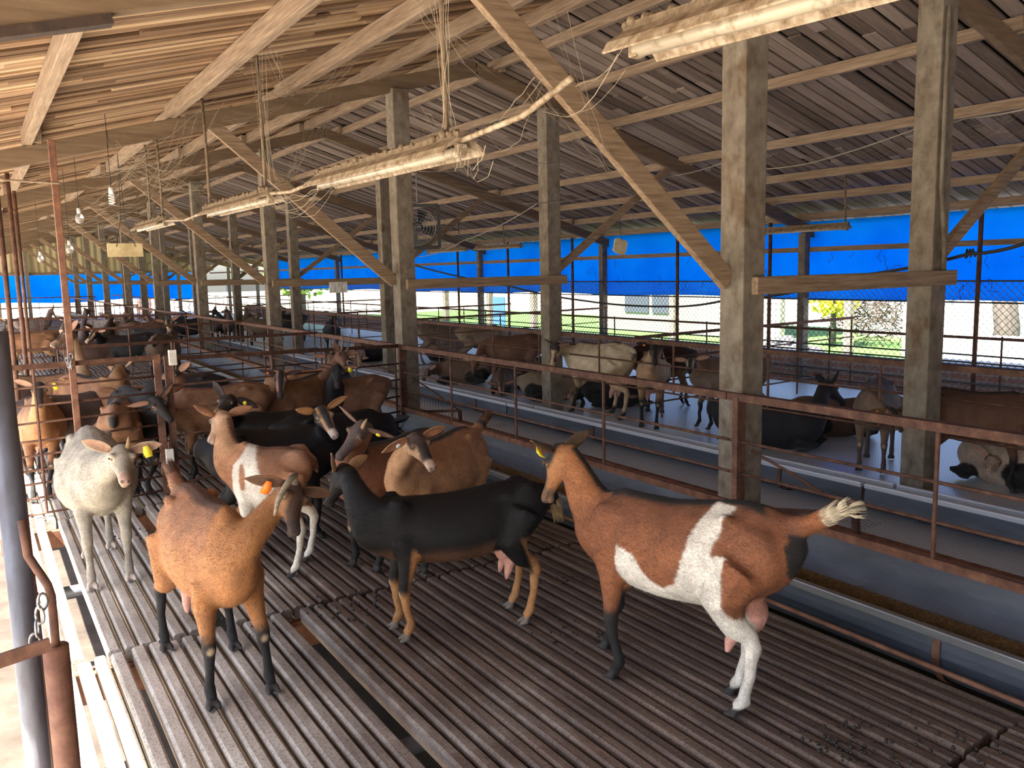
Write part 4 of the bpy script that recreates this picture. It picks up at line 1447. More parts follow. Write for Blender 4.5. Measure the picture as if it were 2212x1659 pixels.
def body_parts(J, s, fat, lie, udder):
    """closed meshes in the local frame + polylines for colouring"""
    mb = MB()
    xw, zw, xh, zh = J['xw'], J['zw'], J['xh'], J['zh']
    kx = (xw - xh) / .48

    def mx(u): return xh + (u + .25) * kx

    def kz(u):
        t = (u + .25) / .48
        return (zh / .757) * (1 - t) + (zw / .742) * t
    rings = []
    lx = np.linspace(-.475, .41, 22)
    dz = -.36 * s if lie else 0
    cen = []
    for u in lx:
        k = min(max(kz(u), .5 * s), 1.4 * s)
        top = np.interp(u, TX, TT) * k + 0
        bot = np.interp(u, TX, TB) * s
        if fat != 1: bot = bot - (fat - 1) * .25 * s * max(0, 1 - abs(u + .05) / .4)
        wd = np.interp(u, TX, TW) * s * (1 + (fat - 1) * max(0, 1 - abs(u + .05) / .45))
        top += dz
        bot += dz
        zc, h = top * .45 + bot * .55, None
        ring = []
        for a in np.linspace(0, 2 * math.pi, 20, endpoint=False):
            sn, cs = math.sin(a), math.cos(a)
            if sn >= 0:
                y = wd * cs * (1 - .30 * sn ** 2)
                z = zc + (top - zc) * sn
            else:
                y = wd * cs
                z = zc + (zc - bot) * sn
            ring.append((mx(u), y, z))
        rings.append(ring)
        cen.append((mx(u), 0, zc))
    mb.loft(rings)
    # hip points and shoulders
    for sy in (1, -1):
        mb.ball((mx(-.24), sy * .092 * s, .695 * s * zh / (.757 * s) + dz), (.045 * s, .024 * s, .028 * s))
        mb.ball((mx(.23), sy * .072 * s, .56 * s + dz), (.075 * s, .050 * s, .13 * s))
        mb.ball((mx(-.33), sy * .075 * s, .58 * s + dz), (.105 * s, .06 * s, .12 * s))
    poly = {'torso': (cen, [float(np.interp(q, [-.475, -.38, -.2, .2, .36, .41], [.05, .11, .15, .14, .10, .05])) * s for q in lx])}
    # neck
    Bn = V(mx(.295), 0, .585 * s * .5 + .5 * .585 / .742 * zw + dz)
    P, N = J['poll'], J['nose']
    hx = nrm(N - P)
    nd = nrm(P - Bn)
    ref = V(0, 0, 1) + .75 * nrm(V(nd[0], nd[1], 0)) * (0.6) + .35 * nd
    hz = nrm(ref - hx * (ref @ hx))
    hy = np.cross(hz, hx)
    E_ = P - hz * .052 * s + hx * .012 * s
    c1 = Bn + V(.10, 0, .055) * s
    ln = np.linalg.norm(E_ - Bn)
    c2 = E_ - nrm(nd * .8 + -hz * -.3) * ln * .30
    npts, nr = [], []
    lat0, lat1 = V(0, 1, 0), hy
    for t in np.linspace(0, 1, 9):
        p = (1 - t) ** 3 * Bn + 3 * (1 - t) ** 2 * t * c1 + 3 * (1 - t) * t * t * c2 + t ** 3 * E_
        npts.append(p)
    rings = []
    for i, p in enumerate(npts):
        t = i / 8
        d = nrm(npts[min(i + 1, 8)] - npts[max(i - 1, 0)])
        lat = nrm(lat0 * (1 - t) + lat1 * t)
        lat = nrm(lat - d * (lat @ d))
        up = np.cross(d, lat)
        a = (.078 * (1 - t) + .040 * t) * s
        b = (.120 * (1 - t) ** 1.3 + .052 * (1 - (1 - t) ** 1.3)) * s
        nr.append((a + b) / 2)
        rings.append([p + lat * a * math.cos(q) + up * b * math.sin(q) for q in np.linspace(0, 2 * math.pi, 14, endpoint=False)])
    mb.loft(rings)
    poly['neck'] = (npts, nr)
    # head
    Lh = np.linalg.norm(N - P)
    hs = Lh / .235
    S = [-.10, -.04, .08, .2, .32, .45, .58, .72, .84, .94, 1.0, 1.035]
    DT = [-.030, .004, .012, .016, .014, .004, -.004, -.006, -.004, -.004, -.010, -.020]
    DD = [.075, .100, .112, .120, .118, .104, .086, .072, .064, .060, .054, .042]
    DW = [.022, .042, .052, .055, .054, .045, .036, .031, .030, .030, .025, .014]
    rings = []
    for a_, t_, d_, w_ in zip(S, DT, DD, DW):
        c0 = P + hx * a_ * Lh
        tp, bt, ww = t_ * hs, -d_ * hs + .012 * hs, w_ * hs
        zc = (tp + bt) / 2
        hh = (tp - bt) / 2
        ring = []
        for q in np.linspace(0, 2 * math.pi, 16, endpoint=False):
            sn, cs = math.sin(q), math.cos(q)
            wf = ww * (1 - .18 * max(0, -sn) ** 2 - .10 * max(0, sn) ** 2)
            ring.append(c0 + hy * wf * cs + hz * (zc + hh * sn))
        rings.append(ring)
    mb.loft(rings)
    for sy in (1, -1):   # brow ridges, jaw
        mb.ball(P + hx * .30 * Lh + hy * sy * .045 * hs + hz * -.006 * hs, .018 * hs, 8, 6)
        mb.ball(P + hx * .22 * Lh + hy * sy * .028 * hs - hz * .080 * hs, .028 * hs, 8, 6)
    mb.ball(P + hx * .93 * Lh - hz * .046 * hs, (.020 * hs,) * 3, 8, 6)
    hc = [P + hx * a * Lh - hz * .04 * hs for a in (-.02, .2, .4, .6, .8, .98)]
    poly['head'] = (hc, [.055 * hs, .06 * hs, .052 * hs, .042 * hs, .036 * hs, .03 * hs])
    # legs
    names = ('fl', 'fr', 'hl', 'hr')
    J['claws'] = []
    for nme in names:
        f = J[nme]
        sy = 1 if nme[1] == 'l' else -1
        front = nme[0] == 'f'
        if lie:
            if front:
                pts = [V(mx(.24), sy * .08 * s, .45 * s + dz), V(mx(.22), sy * .115 * s, .09 * s), V(mx(.40), sy * .10 * s, .05 * s), V(mx(.30), sy * .12 * s, .025 * s), V(mx(.24), sy * .12 * s, .03 * s)]
                rs = [.075, .05, .034, .022, .024]
            else:
                pts = [V(mx(-.30), sy * .09 * s, .50 * s + dz), V(mx(-.14), sy * .16 * s, .12 * s), V(mx(-.34), sy * .19 * s, .045 * s), V(mx(-.2), sy * .19 * s, .03 * s), V(mx(-.14), sy * .19 * s, .03 * s)]
                rs = [.11, .075, .036, .022, .024]
        elif front:
            sh = V(mx(.225), sy * .082 * s, .50 * s)
            el = V(mx(.195), sy * .095 * s, .405 * s)
            gx, gy = f[0], f[1]
            kn = V(el[0] * .42 + gx * .58 + .018 * s, el[1] * .42 + gy * .58, .235 * s)
            ca = V(kn[0] * .45 + gx * .55, kn[1] * .45 + gy * .55, .15 * s)
            fe = V(gx - .012 * s, gy, .072 * s)
            pa = V(gx + .012 * s, gy, .035 * s)
            pts = [sh, el, el * .45 + kn * .55 + V(.0, 0, 0), kn + V(0, 0, .03 * s), kn, kn - V(0.004 * s, 0, .035 * s), ca, fe + V(0, 0, .02 * s), fe, pa]
            rs = [.070, .052, .034, .0285, .0300, .024, .0185, .0205, .0245, .021]
        else:
            hp = V(mx(-.31), sy * .085 * s, .56 * s)
            st_ = V(mx(-.235), sy * .112 * s, .42 * s)
            gx, gy = f[0], f[1]
            hk = V(gx - .050 * s, gy * .85 + sy * .012 * s, .262 * s)
            ca = V(gx - .036 * s, gy, .16 * s)
            fe = V(gx - .018 * s, gy, .072 * s)
            pa = V(gx + .010 * s, gy, .035 * s)
            mid = st_ * .42 + hk * .58 + V(.012 * s, 0, .0)
            pts = [hp, st_, mid, hk + V(.012 * s, 0, .035 * s), hk, hk + V(.010 * s, 0, -.04 * s), ca, fe + V(0, 0, .02 * s), fe, pa]
            rs = [.105, .078, .046, .030, .0290, .0235, .0195, .021, .0245, .021]
        mb.tube(pts, [r * s for r in rs], 10)
        poly[nme] = (pts, [r * s for r in rs])
        if not lie:
            for q in (1, -1):
                c = V(f[0] + .018 * s, f[1] + q * .0165 * s, .018 * s)
                mb.loft([[c + V(-.018 * s, 0, 0) + V(0, math.cos(a) * .014 * s, math.sin(a) * .017 * s) for a in np.linspace(0, 6.28, 8, endpoint=False)],
                         [c + V(.006 * s, 0, -.002 * s) + V(0, math.cos(a) * .016 * s, math.sin(a) * .016 * s) for a in np.linspace(0, 6.28, 8, endpoint=False)],
                         [c + V(.034 * s, q * .004 * s, -.010 * s) + V(0, math.cos(a) * .007 * s, math.sin(a) * .007 * s) for a in np.linspace(0, 6.28, 8, endpoint=False)]])
    # tail
    td = J['tail']
    t0 = V(mx(-.45), 0, .695 * s * zh / (.757 * s) + dz)
    tp = [t0 + V(.06, 0, -.01) * s]
    for k in range(1, 6):
        f = k / 5
        if td == 'up': o = V(-.11 * f, 0, .09 * f - .02 * f * f)
        elif td == 'out': o = V(-.145 * f, 0, .035 * f + .055 * math.sin(f * 2.2) * f)
        else: o = V(-.05 * f ** .5, 0, -.13 * f)
        tp.append(t0 + o * s)
    mb.tube(tp, [x * s for x in (.04, .036, .034, .030, .022, .008)], 10)
    poly['tail'] = (tp, [.03 * s] * 6)
    # udder
    if udder and not lie:
        uc = V(mx(-.27), 0, .36 * s)
        r = udder * s
        mb.ball(uc, (r * .95, r * .9, r * 1.05), 14, 10)
        for sy in (1, -1):
            mb.tube([uc + V(.1 * r, sy * r * .45, -r * .6), uc + V(.35 * r, sy * r * .6, -r * 1.25), uc + V(.45 * r, sy * r * .62, -r * 1.7)], [r * .36, r * .24, r * .11], 10)
        poly['udder'] = ([uc + V(0, 0, .2 * r), uc + V(.2 * r, 0, -1.3 * r)], [r * .9, r * .6])
    for extra in J.get('extra', []):
        extra(mb, P, hx, hy, hz, hs, npts, s)
    return mb, poly, (P, hx, hy, hz, Lh, hs), mx


def seg_dist(p, poly, rads):
    best = np.full(len(p), 1e9)
    tt = np.zeros(len(p))
    n = len(poly) - 1
    for i in range(n):
        a, b = V(*poly[i]), V(*poly[i + 1])
        ab = b - a
        t = np.clip(((p - a) @ ab) / (ab @ ab + 1e-9), 0, 1)
        d = np.linalg.norm(p - (a + t[:, None] * ab), axis=1) - (rads[i] * (1 - t) + rads[i + 1] * t)
        k = d < best
        best[k] = d[k]
        tt[k] = (i + t[k]) / n
    return best, tt


BR = (.30, .12, .045)     # red brown
TAN = (.46, .26, .11)
DK = (.011, .009, .008)
BK = (.007, .006, .0065)
WH = (.72, .68, .60)
CRM = (.62, .50, .34)
PNK = (.58, .30, .24)
DBR = (.095, .045, .025)
GBR = (.20, .13, .08)


J_s = [1.0]


def make_coat(v, parts, head, s, mx, c, udder):
    P, hx, hy, hz, Lh, hs = head
    names = list(parts)
    D, T = [], []
    for k in names:
        d, t = seg_dist(v, *parts[k])
        D.append(d)
        T.append(t)
    D = np.array(D)
    hdq = v - P
    far = (hdq @ hz / hs < -.15) | (np.abs(hdq @ hy) / hs > .085) | (hdq @ hx / Lh > 1.12)
    D[names.index('head')][far] += 1
    idx = D.argmin(0)
    nz = vnoise(v, 9 / s) * .6 + vnoise(v + 3, 23 / s) * .35 + vnoise(v + 7, 55 / s) * .22
    nf = vnoise(v + 3, 45 / s)
    out = np.tile(V(*c['base']), (len(v), 1))

    def mixc(k, colr):
        nonlocal out
        out = out * (1 - k[:, None]) + V(*colr) * k[:, None]
    x, y, z = v[:, 0] / s, v[:, 1] / s, v[:, 2] / s
    u = -.25 + (v[:, 0] - mx(-.25)) / (mx(.23) - mx(-.25)) * .48

    def isp(*n): return np.isin(idx, [names.index(q) for q in n if q in names])
    tor = isp('torso', 'tail') | isp('fl', 'fr', 'hl', 'hr') & (z > .42)
    if 'belly' in c: mixc(sst(.47, .40, z + nz * .05) * isp('torso'), c['belly'])
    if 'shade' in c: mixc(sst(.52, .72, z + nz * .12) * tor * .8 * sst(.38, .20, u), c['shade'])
    if 'neck' in c: mixc(sst(.0, .35, T[names.index('neck')] + nz * .1) * isp('neck'), c['neck'])
    if 'stripe' in c:
        w_ = .035
        dorsal = (isp('torso') & (u < .31) & (z > np.interp(u, TX, TT) * float(J_s[0]) - .06)) * sst(w_ + .018, w_ - .012, np.abs(y) + nz * .02)
        mixc(dorsal, c['stripe'])
        # mane line on the neck
        npts = np.array(parts['neck'][0])
        q_ = np.clip(T[names.index('neck')] * 8, 0, 7.999)
        i0 = q_.astype(int)
        fr_ = (q_ - i0)[:, None]
        cc_ = npts[i0] * (1 - fr_) + npts[i0 + 1] * fr_
        dirs = npts[i0 + 1] - npts[i0]
        dirs /= np.linalg.norm(dirs, axis=1)[:, None]
        tt_ = (q_ / 8)[:, None]
        lat = V(0, 1, 0) * (1 - tt_) + hy * tt_
        lat -= dirs * (lat * dirs).sum(1)[:, None]
        lat /= np.linalg.norm(lat, axis=1)[:, None]
        dor = np.cross(dirs, lat)
        off = v - cc_
        dd = (off * dor).sum(1) / s
        if np.mean(dor @ V(-.6, 0, .8)) < 0: dd = -dd
        ss_ = np.abs((off * lat).sum(1)) / s
        mixc(isp('neck') * sst(.026, .012, ss_ + nz * .01) * (dd > .01), c['stripe'])
    # legs
    for k in ('fl', 'fr', 'hl', 'hr'):
        fr = k[0] == 'f'
        me = isp(k)
        if 'upleg' in c: mixc(me * sst(.50, .42, z + nz * .03), c['upleg'])
        if 'leg' in c:
            h = c.get('legh', (.27, .30))[0 if fr else 1]
            mixc(me * sst(h + .02, h - .03, z + nz * .06), c['leg'])
        if 'leg_back' in c: mixc(me * sst(.47, .42, z) * sst(-.002, -.02, x - np.interp(z, [0, .2, .5], [parts[k][0][-1][0] / s, parts[k][0][4][0] / s, parts[k][0][1][0] / s])) * .9, c['leg_back'])
        if fr and not c.get('noknee'):
            kn = parts[k][0][4] if len(parts[k][0]) > 5 else parts[k][0][2]
            dk = np.linalg.norm(v - (V(*kn) + V(.028 * s, 0, -.005 * s)), axis=1)
            mixc(sst(.020 * s, .012 * s, dk) * me, (.45, .34, .22))
    if 'tail' in c: mixc(isp('tail') * sst(.1, .3, T[names.index('tail')]), c['tail'])
    if 'tailtip' in c: mixc(isp('tail') * sst(.5, .7, T[names.index('tail')]), c['tailtip'])
    # head
    hd = v - P
    sx = hd @ hx / Lh
    sy = hd @ hy / hs
    sz = hd @ hz / hs
    ih = isp('head') | (sx > -.05) & (D[names.index('head')] < .012 * s)
    mixc(ih * 1., c.get('head', c['base']))
    n2 = nz * .02
    if 'mask' in c: mixc(ih * sst(.034, .024, np.abs(sy) + n2) * sst(-.055, -.035, sz + n2), c['mask'])
    if 'foreh' in c: mixc(ih * sst(.36, .26, sx + nz * .1) * sst(-.05, -.03, sz), c['foreh'])
    if 'fstripe' in c: mixc(ih * sst(.009, .003, np.abs(np.abs(sy) - np.interp(sx, [0, .3, .6, 1], [.030, .034, .026, .022])) + nz * .006) * (sx < .78) * (sz > -.05), c['fstripe'])
    if 'blaze' in c: mixc(ih * sst(.016, .009, np.abs(sy) + nz * .01) * sst(-.05, -.03, sz), c['blaze'])
    if 'muz' in c: mixc(ih * sst(.70, .80, sx + nz * .08), c['muz'])
    if 'cheek' in c: mixc(ih * sst(-.02, -.05, sz + nz * .03) * sst(.75, .6, sx), c['cheek'])
    # nostrils, mouth, eye sockets
    for q in (1, -1):
        e = P + hx * .985 * Lh + hy * q * .013 * hs - hz * .018 * hs
        mixc(sst(.011 * hs, .006 * hs, np.linalg.norm(v - e, axis=1)), (.02, .012, .012))
        e = P + hx * .33 * Lh + hy * q * .050 * hs - hz * .014 * hs
        mixc(sst(.024 * hs, .014 * hs, np.linalg.norm(v - e, axis=1)) * .85, c.get('eyering', (.03, .02, .018)))
    ml = ih * (sx > .78) * sst(.005, .002, np.abs(sz + .040 + (1 - sx) * .01)) * .8
    mixc(ml, (.03, .018, .016))
    if 'patch' in c: out = c['patch'](out, u, y, z, nz, isp, sx, sy, sz, ih, T, names)
    if udder:
        mixc(isp('udder') * sst(.0, .35, T[names.index('udder')] + nz * .4 + .12), PNK)
    # hooves
    mixc(isp('fl', 'fr', 'hl', 'hr') * sst(.042, .034, z + nz * .01), c.get('hoof', (.035, .03, .028)))
    out = out * (1 + .35 * nz[:, None])
    return np.clip(out, .003, .95)


GN = [0]


def goat(label, head=None, F=None, R=None, wt=None, hp=None, mid=None, h=None, s=1.0, poll=None, nose=None, ps=1, ns=-1, c=None, lod=.012,
         fat=1.0, lie=False, udder=0, tail='down', ear=(.25, -.1), ear2=None, tags=(), horns=None, group=None, extra=(), eyes=True, gloss=False, zmid=.56, gz=0.0, px_off=0, poly_=0, necklen=.37, headlen=.235, collar=False, beard=False, wx=None, clampx=False, tuft=None, curl=0):
    """a goat posed so that its feet, withers, hips, poll and nose stand where the photo shows them"""
    if F is not None:
        fw_ = [at(*q, z=gz) for q in F]
        rw = [at(*q, z=gz) for q in R]
        fm, rm = sum(fw_) / len(fw_), sum(rw) / len(rw)
        hd = nrm(fm - rm)
        if h is not None:
            az = math.radians(h) - math.atan2(fm[0], fm[1])
            hd = V(math.cos(az), math.sin(az), 0)
        O = (fm + rm) / 2
        O[2] = gz
    else:
        p = at(*mid, z=gz + zmid * s) if wx is None else V(wx[0], at(wx[1], 760, X=wx[0])[1], 0)
        az = math.radians(h) - math.atan2(p[0], p[1])
        hd = V(math.cos(az), math.sin(az), 0)
        O = V(p[0], p[1], gz)
        fw_ = rw = None
    lt = V(-hd[1], hd[0], 0)

    def loc(P): d = P - O; return V(d @ hd, d @ lt, d[2])

    def wor(P): return O + hd * P[0] + lt * P[1] + V(0, 0, P[2])
    J = dict(xw=.23 * s, zw=.742 * s, xh=-.25 * s, zh=.757 * s)

    def onplane(px):   # vertical plane through O along hd
        d = ray(*px)
        t = ((O - EYE) @ lt) / (d @ lt)
        return loc(EYE + d * t)
    if wt is not None:
        q = onplane(wt)
        J['xw'], J['zw'] = q[0], q[2]
    if hp is not None:
        q = onplane(hp)
        J['xh'], J['zh'] = q[0], q[2]
    if clampx: J['xw'], J['xh'] = .24 * s, -.25 * s
    kx = (J['xw'] - J['xh']) / .48
    base = {'fl': V(J['xw'] + .0 * s, .095 * s, 0), 'fr': V(J['xw'] + .0 * s, -.095 * s, 0), 'hl': V(J['xh'] - .10 * s, .10 * s, 0), 'hr': V(J['xh'] - .10 * s, -.10 * s, 0)}
    if fw_ is not None:
        for arr, a, b in ((fw_, 'fl', 'fr'), (rw, 'hl', 'hr')):
            if len(arr) == 2:
                base[a], base[b] = loc(arr[0]), loc(arr[1])
            else:
                q = loc(arr[0])
                base[a] = q + V(0, .1 * s, 0)
                base[b] = q - V(0, .1 * s, 0)
    else:
        rr = random.Random(label)
        for k in base: base[k] = base[k] + V(rr.uniform(-.05, .05) * s, 0, 0)
    J.update(base)
    dz = -.36 * s if lie else 0
    Bn = V(J['xh'] + (.295 + .25) * kx, 0, .60 * s + dz)
    if poll is not None:
        Pw = solve_ray(poll, wor(Bn), necklen * s, ps)
        P = loc(Pw)
    else:
        P = Bn + V(.20, 0, .30) * s
        Pw = wor(P)
    if nose is not None:
        Nw = solve_ray(nose, Pw, headlen * s, ns)
        N = loc(Nw)
        N = P + nrm(N - P) * headlen * s
    else:
        N = P + nrm(V(.75, 0, -.6)) * headlen * s
    J['poll'], J['nose'], J['tail'] = P, N, tail
    J['extra'] = extra
    GN[0] += 1
    mb, poly, headf, mxf = body_parts(J, s, fat, lie, udder)
    P, hx, hy, hz, Lh, hs = headf
    if DEBUG:
        print('GOAT', label[:40], 'O', O.round(2), 's', s, 'w', (J['xw'] / s).round(2) if hasattr(J['xw'], 'round') else J['xw'], round(float(J['zw'] / s), 2), 'h', round(float(J['xh'] / s), 2), round(float(J['zh'] / s), 2), 'neck', round(float(np.linalg.norm(P - Bn) / s), 2), 'P', (P / s).round(2), 'hx', hx.round(2), {k: (base[k] / s).round(2).tolist()[:2] for k in base} if F is not None else '')
    # voxel union
    me = bpy.data.meshes.new('tmp')
    me.from_pydata(mb.v, [], mb.f)
    bm = bmesh.new()
    bm.from_mesh(me)
    bmesh.ops.recalc_face_normals(bm, faces=bm.faces)
    bm.to_mesh(me)
    bm.free()
    tmp = bpy.data.objects.new('tmp', me)
    col.objects.link(tmp)
    r = tmp.modifiers.new('r', 'REMESH')
    r.mode = 'VOXEL'
    r.voxel_size = lod
    sm = tmp.modifiers.new('s', 'SMOOTH')
    sm.factor = .5
    sm.iterations = max(2, int(round(.045 / lod)))
    dg = bpy.context.evaluated_depsgraph_get()
    me2 = bpy.data.meshes.new_from_object(tmp.evaluated_get(dg))
    n = len(me2.vertices)
    v = np.empty(n * 3)
    me2.vertices.foreach_get('co', v)
    v = v.reshape(-1, 3)
    nf = len(me2.polygons)
    li = np.empty(len(me2.loops), int)
    me2.loops.foreach_get('vertex_index', li)
    ls = np.empty(nf, int)
    me2.polygons.foreach_get('loop_start', ls)
    lt_ = np.empty(nf, int)
    me2.polygons.foreach_get('loop_total', lt_)
    faces = [tuple(li[a:a + b]) for a, b in zip(ls, lt_)]
    bpy.data.objects.remove(tmp)
    bpy.data.meshes.remove(me)
    bpy.data.meshes.remove(me2)
    ed = np.array([(a, b) for f in faces for a, b in ((f[0], f[1]), (f[1], f[2]), (f[2], f[3 % len(f)]))])
    deg = np.zeros(n)
    np.add.at(deg, ed[:, 0], 1)
    np.add.at(deg, ed[:, 1], 1)
    deg = np.maximum(deg, 1)

    def lap(q, k):
        a_ = np.zeros_like(q)
        np.add.at(a_, ed[:, 0], q[ed[:, 1]])
        np.add.at(a_, ed[:, 1], q[ed[:, 0]])
        return q + (a_ / deg[:, None] - q) * k[:, None]
    dT, _ = seg_dist(v, *poly['torso'])
    dN, _ = seg_dist(v, *poly['neck'])
    wgt = (np.minimum(dT, dN) < .05 * s) * sst(.36 * s + dz, .46 * s + dz, v[:, 2])
    _, tn = seg_dist(v, *poly['neck'])
    dH, _ = seg_dist(v, *poly['head'])
    wgt = wgt * sst(.0, .05 * s, dH) * .8
    J_s[0] = (J['zw'] / .742 + J['zh'] / .757) / 2 / s
    if lie: J_s[0] = .52
    for _ in range(int(26 * (.0075 / lod) ** 1.2) + 2): v = lap(v, wgt)
    colr = make_coat(v, poly, headf, s, mxf, c, udder)
    colr = lap(colr, np.full(n, .5))
    hair_v = hair_c = None
    if lod <= .0086:
        mt_ = bpy.data.meshes.new('t')
        mt_.from_pydata([tuple(q) for q in v], [], faces)
        nn = np.empty(n * 3)
        mt_.vertices.foreach_get('normal', nn)
        nn = nn.reshape(-1, 3)
        bpy.data.meshes.remove(mt_)
        rs = np.random.RandomState(GN[0])
        cnt = 70000 if lod < .008 else 42000
        fi = rs.randint(0, len(faces), cnt)
        fq = np.array([(f[0], f[1], f[2], f[-1]) for f in faces])[fi]
        w4 = rs.dirichlet((1, 1, 1, 1), cnt)
        root_ = (v[fq] * w4[:, :, None]).sum(1)
        nr_ = nn[fq[:, 0]]
        cr = colr[fq[:, 0]]
        zz_ = root_[:, 2] / s
        legm = np.clip((.42 - zz_) / .08, 0, 1)[:, None]
        dh_, _ = seg_dist(root_, *poly['head'])
        hm = (dh_ < .012 * s)[:, None]
        flow = V(-.85, 0, -.45) * (1 - legm) + V(-.1, 0, -1) * legm
        flow = np.where(hm, hx * .9 - hz * .2, flow)
        flow = flow - nr_ * (flow * nr_).sum(1)[:, None]
        flow /= np.linalg.norm(flow, axis=1)[:, None] + 1e-6
        flow += rs.normal(0, .22, (cnt, 3))
        side = np.cross(nr_, flow)
        side /= np.linalg.norm(side, axis=1)[:, None] + 1e-6
        ln_ = rs.uniform(.008, .015, cnt)[:, None] * s * np.where(hm, .5, 1) * (1 - .45 * legm)
        keep = (zz_ > .05) & ~(hm[:, 0] & (((root_ - P) @ hx) / Lh > .86)) & ~((cr[:, 0] > .4) & (cr[:, 1] < .36) & (cr[:, 2] > .2))
        wd_ = .0008 * s
        p0 = root_ - side * wd_ - nr_ * .0008
        p1 = root_ + side * wd_ - nr_ * .0008
        p2 = root_ + flow * ln_ + nr_ * ln_ * .24
        hair_v = np.stack([p0, p1, p2], 1)[keep].reshape(-1, 3)
        hc_ = cr * rs.uniform(.72, 1.32, cnt)[:, None]
        hair_c = np.repeat(hc_[keep], 3, axis=0)
    # ears
    ears = MB()
    ecol = []
    tagat = {}
    for sy, (eu, ef) in ((1, ear), (-1, ear2 or ear)):
        r0 = P + hx * .06 * Lh + hy * sy * .046 * hs - hz * .020 * hs
        e = nrm(hy * sy + hz * eu + hx * ef)
        fwd = nrm(hx * .8 + hz * .25 - e * ((hx * .8 + hz * .25) @ e))
        up = nrm(np.cross(e, fwd)) * sy
        if up @ hz < 0: up = -up
        le = .150 * hs
        rings = []
        K = 9
        for k in range(K):
            t = k / (K - 1)
            wv = (.014 + .016 * math.sin(math.pi * min(1, t * 1.02) ** .8)) * hs * (1 if t < .98 else .25)
            if t > .8: wv *= 1 - (t - .8) / .2 * .75
            cup = .55 - .25 * t
            c0 = r0 + e * le * t - fwd * .004 * hs + hz * (-.02 * t * t) * hs
            ring = []
            for q in np.linspace(-1, 1, 7):
                ring.append(c0 + up * wv * q + fwd * (wv * cup * (q * q) - wv * cup * .5))
            for q in np.linspace(1, -1, 7):
                ring.append(c0 + up * wv * q * .86 + fwd * (wv * cup * (q * q) * .9 - wv * cup * .5 + .0035 * hs + .004 * hs * (1 - q * q)))
            rings.append(ring)
        b0 = len(ears.v)
        # outer side is ring[0:7] (away from fwd), inner ring[7:]
        rings2 = [[r_[i] for i in range(14)] for r_ in rings]
        ears.loft(rings2)
        ec, ei = c.get('ear', c.get('head', c['base'])), c.get('earin', (.50, .27, .18))
        for k in range(K):
            for i in range(14):
                ecol.append(ec if i < 7 or i in (7, 13) else tuple(.75 * a + .25 * b for a, b in zip(ei, ec)))
        tagat[sy] = (r0 + e * le * .42 + fwd * .010 * hs - up * .006, e, fwd, up)
    base_n = len(v)
    allv = np.vstack([v, np.array(ears.v)])
    allf = faces + [tuple(i + base_n for i in f) for f in ears.f]
    allc = np.vstack([colr, np.array(ecol)])
    if hair_v is not None:
        b_ = len(allv)
        allv = np.vstack([allv, hair_v])
        allc = np.vstack([allc, hair_c])
        allf = allf + [(i, i + 1, i + 2) for i in range(b_, b_ + len(hair_v), 3)]
    rot = math.atan2(hd[1], hd[0])
    root = empty('goat', O, label, 'goat', group, rz=rot)
    me = bpy.data.meshes.new('body')
    me.from_pydata([tuple(q) for q in allv], [], allf)
    a = me.color_attributes.new('Col', 'FLOAT_COLOR', 'POINT')
    a.data.foreach_set('color', np.hstack([allc, np.ones((len(allc), 1))]).ravel())
    me.polygons.foreach_set('use_smooth', [True] * len(me.polygons))
    me.materials.append(M['coat_gloss' if gloss else 'coat'])
    me.update()
    o = bpy.data.objects.new('body', me)
    col.objects.link(o)
    o.parent = root

    def part(mbx, name, mat, lab=None):
        m2 = bpy.data.meshes.new(name)
        m2.from_pydata(mbx.v, [], mbx.f)
        m2.materials.append(M[mat])
        m2.polygons.foreach_set('use_smooth', [True] * len(m2.polygons))
        bm = bmesh.new(); bm.from_mesh(m2); bmesh.ops.recalc_face_normals(bm, faces=bm.faces); bm.to_mesh(m2); bm.free()
        ob = bpy.data.objects.new(name, m2)
        col.objects.link(ob)
        ob.parent = root
        if lab: ob['label'] = lab
        return ob
    if eyes:
        for sy in (1, -1):
            ec = P + hx * .33 * Lh + hy * sy * .0485 * hs - hz * .014 * hs
            on = nrm(hy * sy * 1.0 + hx * .25 + hz * .1)
            eb = MB()
            eb.ball(ec - on * .0025 * hs, .0122 * hs, 12, 9)
            eo = part(eb, 'eye', 'eye')
            pb = MB()
            pc = ec + on * .0085 * hs
            pb.ball((0, 0, 0), 1, 10, 7)
            ax = nrm(hx - on * (hx @ on))
            ay = np.cross(on, ax)
            pb.v = [tuple(pc + ax * q[0] * .0065 * hs + ay * q[1] * .0030 * hs + on * q[2] * .0058 * hs) for q in pb.v]
            po = part(pb, 'pupil', 'pupil')
            po.parent = eo
    for sy, kind in tags:
        tp, e, fwd, up = tagat[sy]
        tb = MB()
        if kind.endswith('round'):
            tb.v = []
            for k2 in (0, 1):
                tb.v += [tuple(tp + fwd * (.002 + .004 * k2) + e * math.cos(a) * .014 * hs + up * math.sin(a) * .014 * hs) for a in np.linspace(0, 6.28, 14, endpoint=False)]
            tb.f = [tuple(range(14)), tuple(range(14, 28))] + [(i, (i + 1) % 14, 14 + (i + 1) % 14, 14 + i) for i in range(14)]
        else:
            pr = [(-.010, .012), (.012, .014), (.024, -.020), (.020, -.044), (-.012, -.044), (-.018, -.018)]
            for k2 in (0, 1):
                tb.v += [tuple(tp + fwd * (.004 + .003 * k2 + .010 * (b < 0)) + e * a * hs + up * b * hs) for a, b in pr]
            tb.f = [tuple(range(6)), tuple(range(6, 12))] + [(i, (i + 1) % 6, 6 + (i + 1) % 6, 6 + i) for i in range(6)]
        part(tb, 'ear_tag', kind.split('_')[0], kind.split('_')[0] + ' ear tag')
